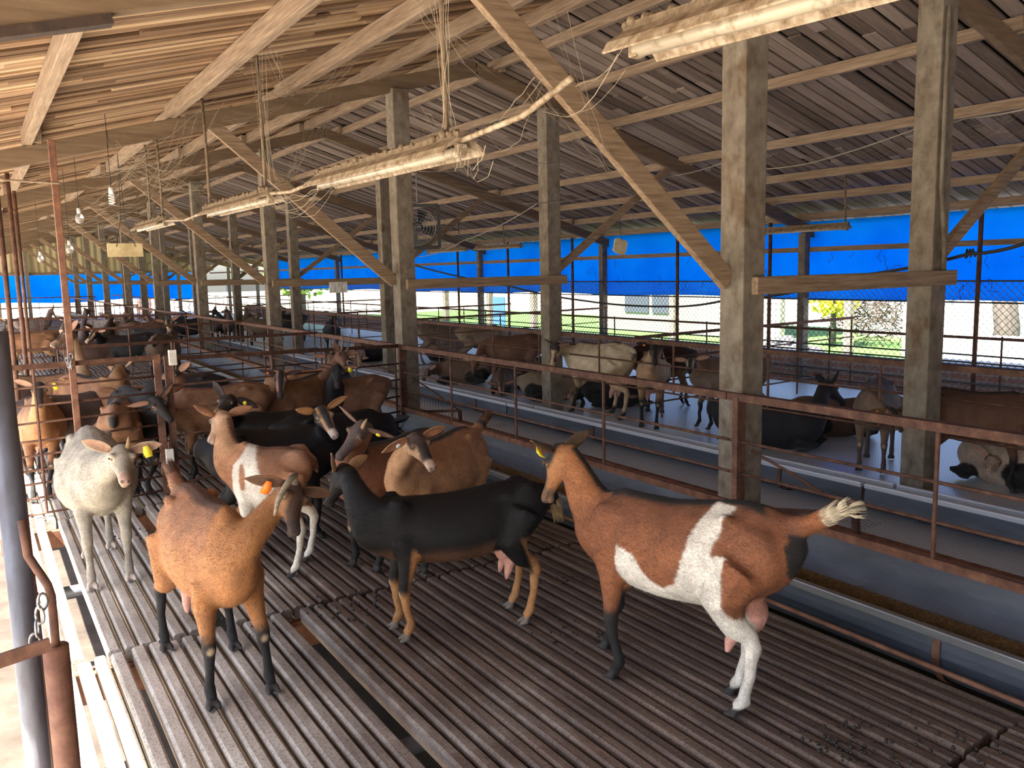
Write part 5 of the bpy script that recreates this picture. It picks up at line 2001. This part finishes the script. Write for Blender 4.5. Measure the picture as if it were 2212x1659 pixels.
    if tuft:
        tp_ = [V(*q) for q in poly['tail'][0]]
        tb = MB()
        rt = random.Random(3)
        for k in range(300):
            i = rt.choice((2, 3, 4, 4, 5))
            d = nrm(tp_[i] - tp_[i - 1])
            o = V(rt.gauss(0, 1), rt.gauss(0, 1), rt.gauss(0, 1))
            o = nrm(o - d * (o @ d))
            p0 = tp_[i] + o * .016 * s * (1 - i * .1)
            p2 = p0 + d * .055 * s + o * .020 * s
            tb.tube([p0, (p0 + p2) / 2 + o * .006 * s, p2], [.0018, .0013, .0003], 3, False)
        part(tb, 'tail_hair', tuft)
    if horns:
        for sy in (1, -1):
            hb = MB()
            h0 = P + hx * .10 * Lh + hy * sy * .024 * hs + hz * .0 * hs
            if horns < .45 and sy < 0: continue
            pts = [h0 + (hz * (k * .03) - hx * (k * k * .009) + hy * sy * k * .007) * hs * horns for k in range(6)]
            hb.tube(pts, [x * hs for x in ((.012, .0115, .011, .010, .008, .004) if horns < .45 else (.015, .014, .012, .009, .006, .002))], 8)
            part(hb, 'horn', 'horn' if horns >= .45 else 'hair_tan')
    if curl:
        hb = MB()
        q = [(.02, .012, .004), (.0, .030, .030), (.03, .058, .040), (.08, .082, .025), (.13, .092, -.005), (.175, .088, -.030)]
        pts = [P + hx * a * hs + hy * curl * b * hs + hz * c_ * hs for a, b, c_ in q]
        hb.tube(pts, [x * hs for x in (.015, .015, .014, .012, .010, .005)], 10)
        part(hb, 'horn', 'horn', 'dark horn curling down beside the face')
    if collar:
        npts, nr = poly['neck']
        i = 6
        d = nrm(np.array(npts[i + 1]) - np.array(npts[i - 1]))
        cb = MB()
        lat = nrm(hy - d * (hy @ d))
        up = np.cross(d, lat)
        pts = [npts[i] + lat * math.cos(a) * .055 * s + up * math.sin(a) * .072 * s for a in np.linspace(0, 6.283, 21)]
        cb.tube(pts, .006, 6)
        part(cb, 'collar', 'collar')
    if beard:
        bb = MB()
        rb = random.Random(4)
        for k in range(26):
            p0 = P + hx * (.80 + rb.uniform(-.06, .06)) * Lh + hy * rb.uniform(-.012, .012) * hs - hz * .055 * hs
            bb.tube([p0, p0 - V(0, 0, .03), p0 - V(rb.uniform(-.01, .01), rb.uniform(-.01, .01), .075)], [.003, .003, .0008], 5)
        part(bb, 'beard', 'darkstick')
    return root

# ------------------------------------------------------------------ the herd
DEBUG = False
M['hair_white'] = plain('cream_hair', (.55, .47, .34), .8)
M['hair_tan'] = plain('tan_hair', (.33, .22, .11), .8)
M['hair_brown'] = plain('brown_hair', (.12, .055, .03), .8)
def chamois(base=BR, **k):
    d = dict(base=base, stripe=DK, leg=DK, mask=DK, head=base, tail=DK, foreh=DK)
    d.update(k)
    return d


def patch_right(out, u, y, z, nz, isp, sx, sy, sz, ih, T, names):
    wh = V(*WH)
    tor = ~(ih) & ~isp('neck', 'tail', 'udder')
    left = y > -.02
    n = nz * .03
    # white flank patch, band over the loin, white hind legs
    flank = (u > -.27) & (u < .155 + n * .5) & (z < np.interp(u, [-.3, -.14, -.10, -.04, .02, .08, .16], [.60, .585, .47, .43, .46, .53, .545]) + n) & (z > .2)
    flank &= ~((u > .12) & (z < .33))
    band = (np.abs(u + .175 - (z - .6) * -.25 + n) < .045 - .05 * np.clip(z - .62, 0, .2)) & (z > .3) & (z < .735)
    thigh = (u < -.19 + n) & (z < np.interp(u, [-.6, -.38, -.30, -.22, -.15], [.30, .33, .385, .48, .55]) + n)
    legs = isp('hl', 'hr') & (z < .34 + n)
    k = (tor & left & (flank | band | thigh)) | legs
    k &= ~isp('fl', 'fr')
    k2 = k.astype(float)[:, None]
    out = out * (1 - k2) + wh * k2
    dk = isp('hr', 'hl', 'torso') & (u < -.43 + n) & (z > .38) & (z < .70) & (np.abs(y) < .10)
    out[dk] = V(*DK)
    return out


def patch_left(out, u, y, z, nz, isp, sx, sy, sz, ih, T, names):
    wh = V(*WH)
    tor = ~(ih) & ~isp('neck', 'tail', 'udder')
    n = nz * .035
    zz = z
    body = (u < np.interp(zz, [.33, .45, .6, .75], [.21, .33, .32, .23]) + n * .4) & (u > np.interp(zz, [.33, .42, .49, .52, .6, .7, .76], [-.24, -.15, -.13, -.02, .05, .08, .10]) + n) & (y > -.03)
    spot = ((u - .22) / .034) ** 2 + ((zz - .56 + n) / .08) ** 2 < 1
    k = tor & body & ~spot & (z > .25)
    k |= isp('hl', 'hr') & (z < .33 + n)
    k |= isp('fl') & (z < .44) & (z > .05)
    k2 = k.astype(float)[:, None]
    return out * (1 - k2) + wh * k2


def wattle(mb, P, hx, hy, hz, hs, npts, s):
    for sy in (1, -1):
        p = npts[6] - hz * .035 * s + hy * sy * .02 * s
        mb.tube([p, p - V(0, 0, .03) * s, p - V(0, 0, .055) * s], [.011 * s, .012 * s, .008 * s], 8)


# --- nearest pen
goat('large brown and white goat in the right foreground, seen from behind its left side', F=[(1332, 1468), (1316, 1402)], R=[(1597, 1550), (1590, 1502)],
     wt=(1335, 1052), hp=(1600, 1078), s=1.10, poll=(1200, 962), nose=(1168, 1078), ps=1, ns=1, lod=.0075, udder=.085, tail='out', fat=.96, tuft='hair_white',
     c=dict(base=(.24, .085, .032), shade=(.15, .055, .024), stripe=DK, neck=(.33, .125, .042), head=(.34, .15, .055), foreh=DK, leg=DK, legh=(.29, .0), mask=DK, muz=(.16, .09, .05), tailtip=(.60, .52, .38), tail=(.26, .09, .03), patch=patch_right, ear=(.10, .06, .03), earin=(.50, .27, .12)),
     tags=[(1, 'yellow_flag')], ear=(.3, -.25), ear2=(-.05, -.85), extra=[wattle], group=None)
goat('black goat with tan lower legs standing in the middle of the slats', F=[(884, 1384), (860, 1356)], R=[(1140, 1346), (1108, 1312)],
     wt=(850, 1072), hp=(1088, 1036), s=1.0, poll=(738, 1003), nose=(703, 1082), ps=1, ns=1, lod=.0075, udder=.085, tail='down', gloss=True, tuft='hair_tan',
     c=dict(base=BK, head=(.02, .015, .013), leg=(.44, .22, .09), legh=(.235, .26), leg_back=(.42, .20, .08), belly=(.10, .05, .03), tail=(.45, .30, .14), hoof=(.20, .17, .14), ear=(.34, .20, .11), earin=(.60, .36, .22)),
     ear=(.1, -1.5), ear2=(.55, -.2))
goat('orange-brown goat with dark face and curled horn in the left foreground', F=[(585, 1492), (458, 1528)], R=[(505, 1400), (358, 1403)],
     wt=(528, 1122), hp=(437, 1062), clampx=True, s=1.0, poll=(640, 1040), nose=(645, 1148), ps=-1, ns=-1, lod=.0075, udder=.09, tail='up', fat=1.0, tuft='hair_brown',
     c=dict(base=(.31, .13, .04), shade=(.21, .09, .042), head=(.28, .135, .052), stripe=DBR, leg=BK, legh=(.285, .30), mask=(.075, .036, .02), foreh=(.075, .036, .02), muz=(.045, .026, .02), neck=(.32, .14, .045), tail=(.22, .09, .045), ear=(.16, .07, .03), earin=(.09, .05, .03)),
     tags=[(-1, 'orange_flag')], ear=(.22, -.12), ear2=(-.30, -.05), curl=-1)
goat('white goat with yellow ear tag at the left', F=[(282, 1252), (200, 1272)], R=[(240, 1183), (187, 1203)],
     s=1.08, poll=(262, 962), nose=(272, 1036), ps=-1, ns=-1, lod=.0075, fat=1.18, udder=.06,
     c=dict(base=(.34, .31, .255), head=(.34, .30, .24), hoof=(.55, .47, .40), muz=(.45, .30, .23), ear=(.46, .36, .27), earin=(.50, .28, .19), noknee=1, eyering=(.55, .40, .32)),
     tags=[(1, 'yellow_flag')], ear=(.35, -.1), ear2=(.55, -.1), horns=.22)
goat('brown goat with a white side patch holding a round spot', F=[(545, 1216), (520, 1178)], R=[(637, 1246), (666, 1212)], h=172,
     wt=(522, 952), hp=(622, 962), s=1.0, poll=(478, 888), nose=(452, 948), ps=1, ns=1, lod=.0085, fat=1.1, tail='down',
     c=dict(base=(.34, .155, .075), shade=(.30, .17, .11), neck=(.44, .24, .12), head=(.46, .28, .17), muz=(.60, .42, .32), patch=patch_left, leg=(.40, .22, .12), legh=(.0, .0), tailtip=WH, stripe=(.16, .07, .04), ear=(.34, .16, .08), earin=(.6, .33, .2)),
     tags=[(-1, 'orange_round')], ear=(.6, -.3), ear2=(.1, -.5))
goat('black goat with tan ears and white muzzle, its nose against the brown goat', mid=(600, 975), h=4, s=1.0, zmid=.58, poll=(692, 878), nose=(726, 940), ps=-1, ns=-1, lod=.009, fat=1.05, gloss=True,
     c=dict(base=BK, head=(.03, .03, .035), fstripe=(.45, .26, .12), muz=(.62, .52, .46), leg=DK, ear=(.30, .14, .06), earin=(.62, .33, .15), eyering=(.35, .28, .2)), ear=(.5, -.1), ear2=(.75, -.1), udder=0)
goat('dark brown goat with round yellow ear tag lowering its head', wx=(2.0, 832), h=222, s=1.0, poll=(783, 912), nose=(722, 992), ps=-1, ns=-1, lod=.0085, fat=1.15,
     c=dict(base=(.19, .075, .035), shade=(.14, .06, .03), stripe=DK, head=(.20, .085, .035), mask=(.07, .045, .04), foreh=(.07, .045, .04), leg=DK, muz=(.07, .045, .04), ear=(.06, .035, .025), earin=(.2, .1, .06)),
     tags=[(1, 'yellow_round')], ear=(-.15, -.35), ear2=(.2, -.1), extra=[wattle], horns=.22)
goat('caramel goat with black forehead facing the viewer beside the trough', wx=(2.22, 930), h=232, s=1.0, poll=(897, 935), nose=(938, 1008), ps=-1, ns=-1, lod=.0085, fat=1.15, tail='up', udder=.07, tuft='hair_brown',
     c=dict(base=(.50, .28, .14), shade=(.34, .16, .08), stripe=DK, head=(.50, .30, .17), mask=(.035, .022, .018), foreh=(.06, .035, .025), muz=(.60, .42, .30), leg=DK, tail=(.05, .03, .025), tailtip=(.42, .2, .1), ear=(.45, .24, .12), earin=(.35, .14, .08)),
     tags=[(-1, 'tagwhite_round')], ear=(.2, -.1), ear2=(-.2, .1))
goat('black goat with yellow ear tag turning its head left, behind the patched goat', mid=(610, 925), h=182, s=1.0, zmid=.6, poll=(498, 852), nose=(462, 890), ps=-1, ns=-1, lod=.011, gloss=True,
     c=dict(base=BK, head=(.035, .025, .02), muz=(.30, .18, .10), leg=DK, ear=BK, earin=(.05, .03, .03)), tags=[(1, 'yellow_round')], ear=(-.4, -.3), ear2=(1.4, -.4))
goat('black goat stooping to the trough beside the second pillar', mid=(735, 930), h=15, s=1.0, zmid=.6, poll=(838, 905), nose=(862, 935), ps=1, ns=1, lod=.011, gloss=True,
     c=dict(base=BK, leg=DK, belly=DBR), ear=(.1, -.3))
# --- pen behind the near gate
goat('glossy black goat with small yellow tag chewing, beyond the cross fence', wx=(2.95, 722), h=262, s=1.0, poll=(730, 788), nose=(729, 836), ps=-1, ns=-1, lod=.010, gloss=True, fat=1.05,
     c=dict(base=(.022, .023, .028), leg=DK, muz=(.06, .04, .04)), tags=[(1, 'yellow_flag')], ear=(.30, 0))
goat('brown goat with long black face and dark ears beyond the cross fence', wx=(2.5, 640), h=225, s=1.02, poll=(607, 802), nose=(606, 858), ps=-1, ns=-1, lod=.010,
     c=chamois((.20, .095, .045), muz=(.05, .035, .04), head=(.07, .045, .045), fstripe=(.40, .22, .16), ear=(.05, .03, .03), earin=(.09, .05, .05)), tags=[(-1, 'orange_round')], ear=(.65, -.1), ear2=(.35, -.1))
goat('tan goat with upright ears standing beside the feed trough, rump to the left', wx=(2.9, 672), h=20, s=1.0, poll=(713, 762), nose=(712, 792), ps=1, ns=-1, lod=.011, fat=.95,
     c=dict(base=(.50, .27, .13), shade=(.42, .22, .11), leg=(.40, .22, .1), head=(.16, .08, .05), muz=(.2, .1, .06), ear=(.16, .07, .04)), ear=(.6, 0), horns=.7)
goat('brown horned goat half hidden behind the tan goat at the trough', wx=(3.0, 745), h=200, s=.95, poll=(740, 757), nose=(750, 790), ps=-1, ns=-1, lod=.012,
     c=dict(base=(.20, .10, .06), head=(.22, .11, .07), leg=DK), ear=(.9, 0), horns=.8)
goat('brown goat with black face and yellow tag staring through the gate bars', F=[(108, 1076), (74, 1086)], R=[(128, 1008), (88, 1015)], s=.98, poll=(84, 826), nose=(86, 874), ps=-1, ns=-1, lod=.009, fat=1.15, h=268,
     c=chamois((.36, .17, .07), neck=(.42, .22, .09), shade=(.20, .10, .05), muz=(.06, .04, .04), mask=(.03, .022, .022), head=(.32, .17, .08), ear=(.10, .06, .04)), tags=[(1, 'yellow_flag')], ear=(.30, -.1), ear2=(.1, -.5), udder=.08)
goat('brown goat stretching its long neck to the right behind the gate', wx=(.87, 190), h=300, s=1.1, poll=(264, 792), nose=(291, 855), ps=1, ns=-1, lod=.009, necklen=.46,
     c=chamois((.26, .12, .05), neck=(.42, .24, .11), head=(.44, .26, .13), leg=DK, muz=(.30, .18, .12)), tags=[(1, 'orange_round')], ear=(.6, -.5), ear2=(.6, -.5))
goat('reddish goat seen from behind with a full udder behind the gate', wx=(.93, 247), h=84, s=1.0, poll=(262, 838), nose=(262, 870), ps=1, ns=1, lod=.010, udder=.09,
     c=chamois((.27, .13, .065), tail=DK))
goat('black goat with pale eye resting its head over the gate post', F=[(322, 1068), (300, 1062)], R=[(330, 1010), (306, 1008)], s=1.05, h=290, poll=(334, 858), nose=(371, 905), ps=-1, ns=-1, lod=.009, gloss=False, fat=1.05,
     c=dict(base=(.008, .007, .0065), head=(.018, .014, .012), leg=DK, eyering=(.30, .20, .14), neck=(.015, .012, .01)), ear=(.9, -.3), ear2=(.05, -.3))
goat('brown goat with sloping neck standing behind the black tagged head', wx=(1.68, 455), h=190, s=1.05, poll=(378, 800), nose=(352, 838), ps=1, ns=-1, lod=.010, necklen=.46,
     c=chamois((.22, .11, .055), neck=(.36, .20, .11), stripe=(.14, .04, .02)))
goat('dark goat hidden low behind the black goat at the gate post', wx=(1.75, 385), h=170, s=.95, poll=(352, 815), nose=(318, 850), ps=1, ns=1, lod=.012, gloss=True, c=dict(base=(.02, .018, .02)))
goat('long tan-bellied brown goat with its head turned back, behind the staring goat', mid=(88, 850), h=2, s=1.08, poll=(146, 712), nose=(106, 742), ps=1, ns=-1, lod=.011, fat=1.1, necklen=.5,
     c=chamois((.27, .15, .08), belly=(.50, .35, .22), neck=(.42, .27, .16), head=(.20, .11, .07), muz=(.50, .35, .25)), ear=(.5, -.4))
goat('dark goat cut off by the left edge of the view', mid=(14, 870), h=200, s=1.0, poll=(24, 795), nose=(8, 850), ps=-1, ns=-1, lod=.012, c=dict(base=(.07, .04, .03), head=(.03, .02, .02), ear=(.5, .3, .17), earin=(.6, .35, .22)), ear=(.8, -.1))
goat('dark brown goat lying low between the gate goats', mid=(150, 890), h=10, s=.95, poll=(196, 850), nose=(214, 880), ps=1, ns=1, lod=.013, c=dict(base=(.06, .035, .028)))
# --- third group
goat('black goat with white-tipped muzzle standing lengthwise, head to the left', mid=(278, 748), h=184, s=1.1, poll=(206, 712), nose=(184, 737), ps=-1, ns=-1, lod=.012, gloss=True,
     c=dict(base=(.016, .015, .018), head=DK, fstripe=(.45, .28, .15), muz=(.55, .42, .3), leg=DK, tail=(.35, .2, .1)), ear=(.4, -.2))
goat('dark brown goat behind the tall pole, next to the white-muzzled black goat', mid=(205, 760), h=4, s=1.0, poll=(265, 735), nose=(285, 760), ps=1, ns=1, lod=.013, c=dict(base=(.07, .035, .025), leg=DK))
goat('brown goat with dark back standing at the far left pen, head at the frame edge', mid=(62, 738), h=184, s=1.05, poll=(16, 692), nose=(2, 722), ps=-1, ns=-1, lod=.012, c=chamois((.27, .13, .06), belly=(.42, .24, .12), upleg=(.45, .26, .12)))
goat('grey-brown horned goat in profile looking right over the rails', mid=(72, 700), h=0, s=1.02, poll=(112, 668), nose=(126, 688), ps=1, ns=-1, lod=.013, c=dict(base=(.16, .12, .11), head=(.20, .13, .12), leg=DK), horns=.9, ear=(.2, -.4))
goat('large dark brown goat facing away beside the far trough, tail cocked', mid=(358, 745), h=70, s=1.1, poll=(362, 690), nose=(368, 715), ps=-1, ns=-1, lod=.012, fat=1.2, c=chamois((.10, .06, .04), head=(.22, .13, .08), muz=(.3, .2, .13), fstripe=(.5, .35, .2)), ear=(.7, 0))
goat('grey-black goat lying across behind the white-muzzled goat', mid=(320, 728), h=0, s=1.0, poll=(372, 700), nose=(392, 716), ps=1, ns=1, lod=.014, c=dict(base=(.05, .048, .052)))
goat('white and grey goat with its head low among the dark ones', mid=(212, 707), h=0, s=1.0, poll=(176, 704), nose=(166, 722), ps=-1, ns=-1, lod=.014, c=dict(base=(.55, .52, .52), head=(.05, .035, .03)))
goat('dark goat with spread ears raising its head against the light', mid=(186, 718), h=262, s=.98, poll=(190, 668), nose=(189, 690), ps=1, ns=-1, lod=.014, c=dict(base=(.06, .035, .035)), ear=(.7, 0))
for k, (mx_, hx_, cc, lb) in enumerate(((238, 262, (.07, .05, .035), 'dark goat fourth from the tall pole in the far crowd'), (262, 285, (.10, .06, .04), 'brown-faced goat in the middle of the far crowd'), (283, 250, (.035, .025, .025), 'black striped-face goat in the far crowd'), (312, 20, (.22, .12, .09), 'pinkish brown goat at the right end of the far crowd'), (150, 250, (.12, .08, .06), 'dull brown goat just right of the tall pole in the far crowd'))):
    goat(lb, mid=(mx_, 712), h=hx_, s=1.0, poll=(mx_ + 2, 680), nose=(mx_ + (10 if hx_ < 100 else -2), 698), ps=1, ns=-1, lod=.015, c=dict(base=cc, fstripe=(.4, .28, .18) if k in (1, 2) else cc, leg=DK), ear=(.5, 0), group=None, eyes=False)
# --- pens beyond the second pillars
for k, (mx_, my_, hx_, cc, lb) in enumerate(((410, 700, 185, (.02, .02, .025), 'black goat reaching right of the fourth slatted-pen pillar'), (466, 693, 300, (.04, .035, .04), 'black goat standing past the alley fence near the far pillars'), (492, 693, 280, (.13, .09, .07), 'brown goat with light chest at the far alley fence'), (566, 700, 175, (.14, .10, .07), 'brown long-bodied goat seen between two far pillars'), (535, 690, 260, (.22, .17, .12), 'fawn goat facing the viewer between two far pillars'), (622, 690, 190, (.03, .025, .025), 'black goat with raised ears past the third mesh-pen pillar'), (716, 705, 90, (.022, .022, .03), 'black goat seen from behind in front of the far bright doorway'))):
    goat(lb, mid=(mx_, my_ + 4), h=hx_, s=1.0, poll=(mx_ - 6 + (12 if k == 6 else 0), my_ - 25), nose=(mx_ - 10 + (12 if k == 6 else 0), my_ - 8), ps=1, ns=-1, lod=.014, c=dict(base=cc, leg=DK), ear=(.5, 0), eyes=False)
# --- mesh-floor pen, far part
goat('grey-brown goat standing in side view left of the lying goats, facing right', wx=(7.3, 955), h=12, s=1.02, poll=(1006, 712), nose=(1022, 728), ps=1, ns=1, lod=.012, c=dict(base=(.20, .14, .10), belly=(.30, .22, .16), leg=(.14, .09, .07), shade=(.13, .10, .08)), ear=(.4, -.2))
goat('fawn goat with light neck looking away at the brick wall', wx=(7.5, 1045), h=14, s=1.02, poll=(1088, 738), nose=(1096, 762), ps=1, ns=1, lod=.012, c=dict(base=(.25, .18, .12), neck=(.36, .28, .2), leg=(.2, .14, .1)))
goat('dark brown goat bowing its head to the mesh floor', wx=(6.45, 1105), h=183, s=1.06, poll=(1024, 772), nose=(1020, 806), ps=-1, ns=-1, lod=.011, necklen=.34, c=dict(base=(.16, .08, .045), shade=(.12, .055, .03), leg=(.14, .07, .04), head=(.14, .065, .035)))
goat('large cream goat with black and tan face bending its neck over the fence', F=[(1258, 886), (1238, 890)], R=[(1345, 908), (1325, 893)], s=1.15, poll=(1198, 742), nose=(1187, 797), ps=-1, ns=-1, lod=.010, udder=.10, necklen=.36,
     c=dict(base=CRM, shade=(.56, .46, .32), belly=(.55, .42, .28), stripe=(.09, .055, .035), leg=DK, legh=(.27, .1), head=(.50, .36, .22), foreh=(.03, .02, .02), fstripe=(.03, .02, .02), ear=(.05, .035, .03), upleg=(.55, .38, .22)), ear=(.1, -.3))
goat('goat with black face and wide ears facing the viewer in the mesh pen', F=[(1418, 928), (1386, 922)], R=[(1430, 892), (1400, 889)], s=1.04, h=266, poll=(1415, 742), nose=(1415, 785), ps=-1, ns=-1, lod=.010, udder=.11,
     c=dict(base=(.40, .25, .14), head=DK, neck=(.44, .28, .16), leg=DK, legh=(.28, .4), belly=DK, stripe=DK, muz=(.03, .025, .025), fstripe=(.10, .07, .06), ear=(.02, .016, .016), earin=(.03, .02, .02)), tags=[(-1, 'orange_round')], ear=(.30, -.05))
goat('dark brown goat standing sideways behind the black-faced goat', wx=(7.1, 1435), h=5, s=1.0, poll=(1508, 772), nose=(1526, 782), ps=1, ns=1, lod=.012, c=dict(base=(.05, .025, .02), belly=(.28, .17, .09), leg=DK, upleg=(.30, .18, .09)))
goat('grey-brown goat with striped face left of the nearest pillar', wx=(6.6, 1572), h=200, s=1.0, poll=(1493, 772), nose=(1488, 798), ps=-1, ns=-1, lod=.011, c=dict(base=(.16, .11, .085), neck=(.40, .25, .13), head=DK, fstripe=(.45, .38, .34), leg=DK, ear=(.06, .04, .03)), ear=(.2, -.1))
goat('black goat lifting its head in profile right of the nearest pillar', wx=(6.2, 1665), h=-15, lie=True, s=1.2, poll=(1788, 822), nose=(1829, 868), ps=1, ns=1, lod=.010, fat=1.05, gloss=False,
     c=dict(base=(.014, .013, .016), head=(.014, .013, .016), leg=BK, ear=BK, earin=BK), tags=[(-1, 'orange_round')], ear=(.8, -.5), ear2=(.7, -.6))
goat('brown goat with frosted black back turning right towards the pillar', wx=(6.25, 1897), s=.97, h=264, poll=(1925, 880), nose=(1952, 925), ps=-1, ns=-1, lod=.010, fat=1.1,
     c=dict(base=(.19, .125, .085), shade=(.04, .035, .04), head=(.24, .13, .075), mask=(.04, .025, .02), leg=(.10, .065, .05), ear=(.20, .11, .06), earin=(.12, .07, .04)), tags=[(-1, 'orange_round')], ear2=(-.1, -.2))
goat('dark chestnut goat at the right edge of the frame behind the feed rails', wx=(6.25, 2125), s=1.0, h=2, poll=(2205, 850), nose=(2235, 895), ps=1, ns=1, lod=.010,
     c=dict(base=(.13, .06, .035), stripe=DK, leg=DK, shade=(.085, .04, .025)))
# lying goats on the mesh
LY = [((7.1, 1805), 10, (.14, .075, .05), 'brown goat lying behind the black profile goat', (1868, 890)),
      ((6.5, 2195), 150, (.55, .42, .33), 'white and brown goat lying at the right edge of the frame', (2150, 985)),
      ((6.2, 1000), 172, (.15, .09, .06), 'black and tan goat lying by the far trough lip', (922, 796)),
      ((6.2, 1088), 262, (.10, .055, .035), 'brown goat lying close behind the trough lip, facing the viewer', (1082, 826)),
      ((6.3, 1195), 12, (.30, .22, .15), 'fawn goat lying half behind the second mesh-pen pillar', (1230, 850)),
      ((7.1, 1145), 190, (.09, .07, .07), 'dark goat lying behind the bowing brown goat', (1105, 800)),
      ((7.6, 965), 5, (.30, .20, .16), 'goat with pale udder lying beyond the grey-brown goat', (1000, 776)),
      ((6.5, 805), 190, (.02, .02, .025), 'black goat lying beside the third mesh-pen pillar', (760, 770)),
      ((6.2, 772), 262, (.62, .42, .28), 'pale faced goat lying beside the far trough', (775, 772)),
      ((6.6, 1335), 8, (.03, .025, .025), 'black goat lying behind the legs of the cream goat', (1385, 850))]
for (md, hh, cc, lb, pl) in LY:
    goat(lb, wx=md, h=hh, s=1.0, lie=True, poll=pl, nose=(pl[0] + (14 if abs(hh) < 90 else -10 if hh < 200 else 2), pl[1] + 22), ps=-1, ns=-1, lod=.013, c=dict(base=cc, leg=DK, fstripe=(.4, .28, .18)), ear=(.4, 0), eyes=False, necklen=.33)
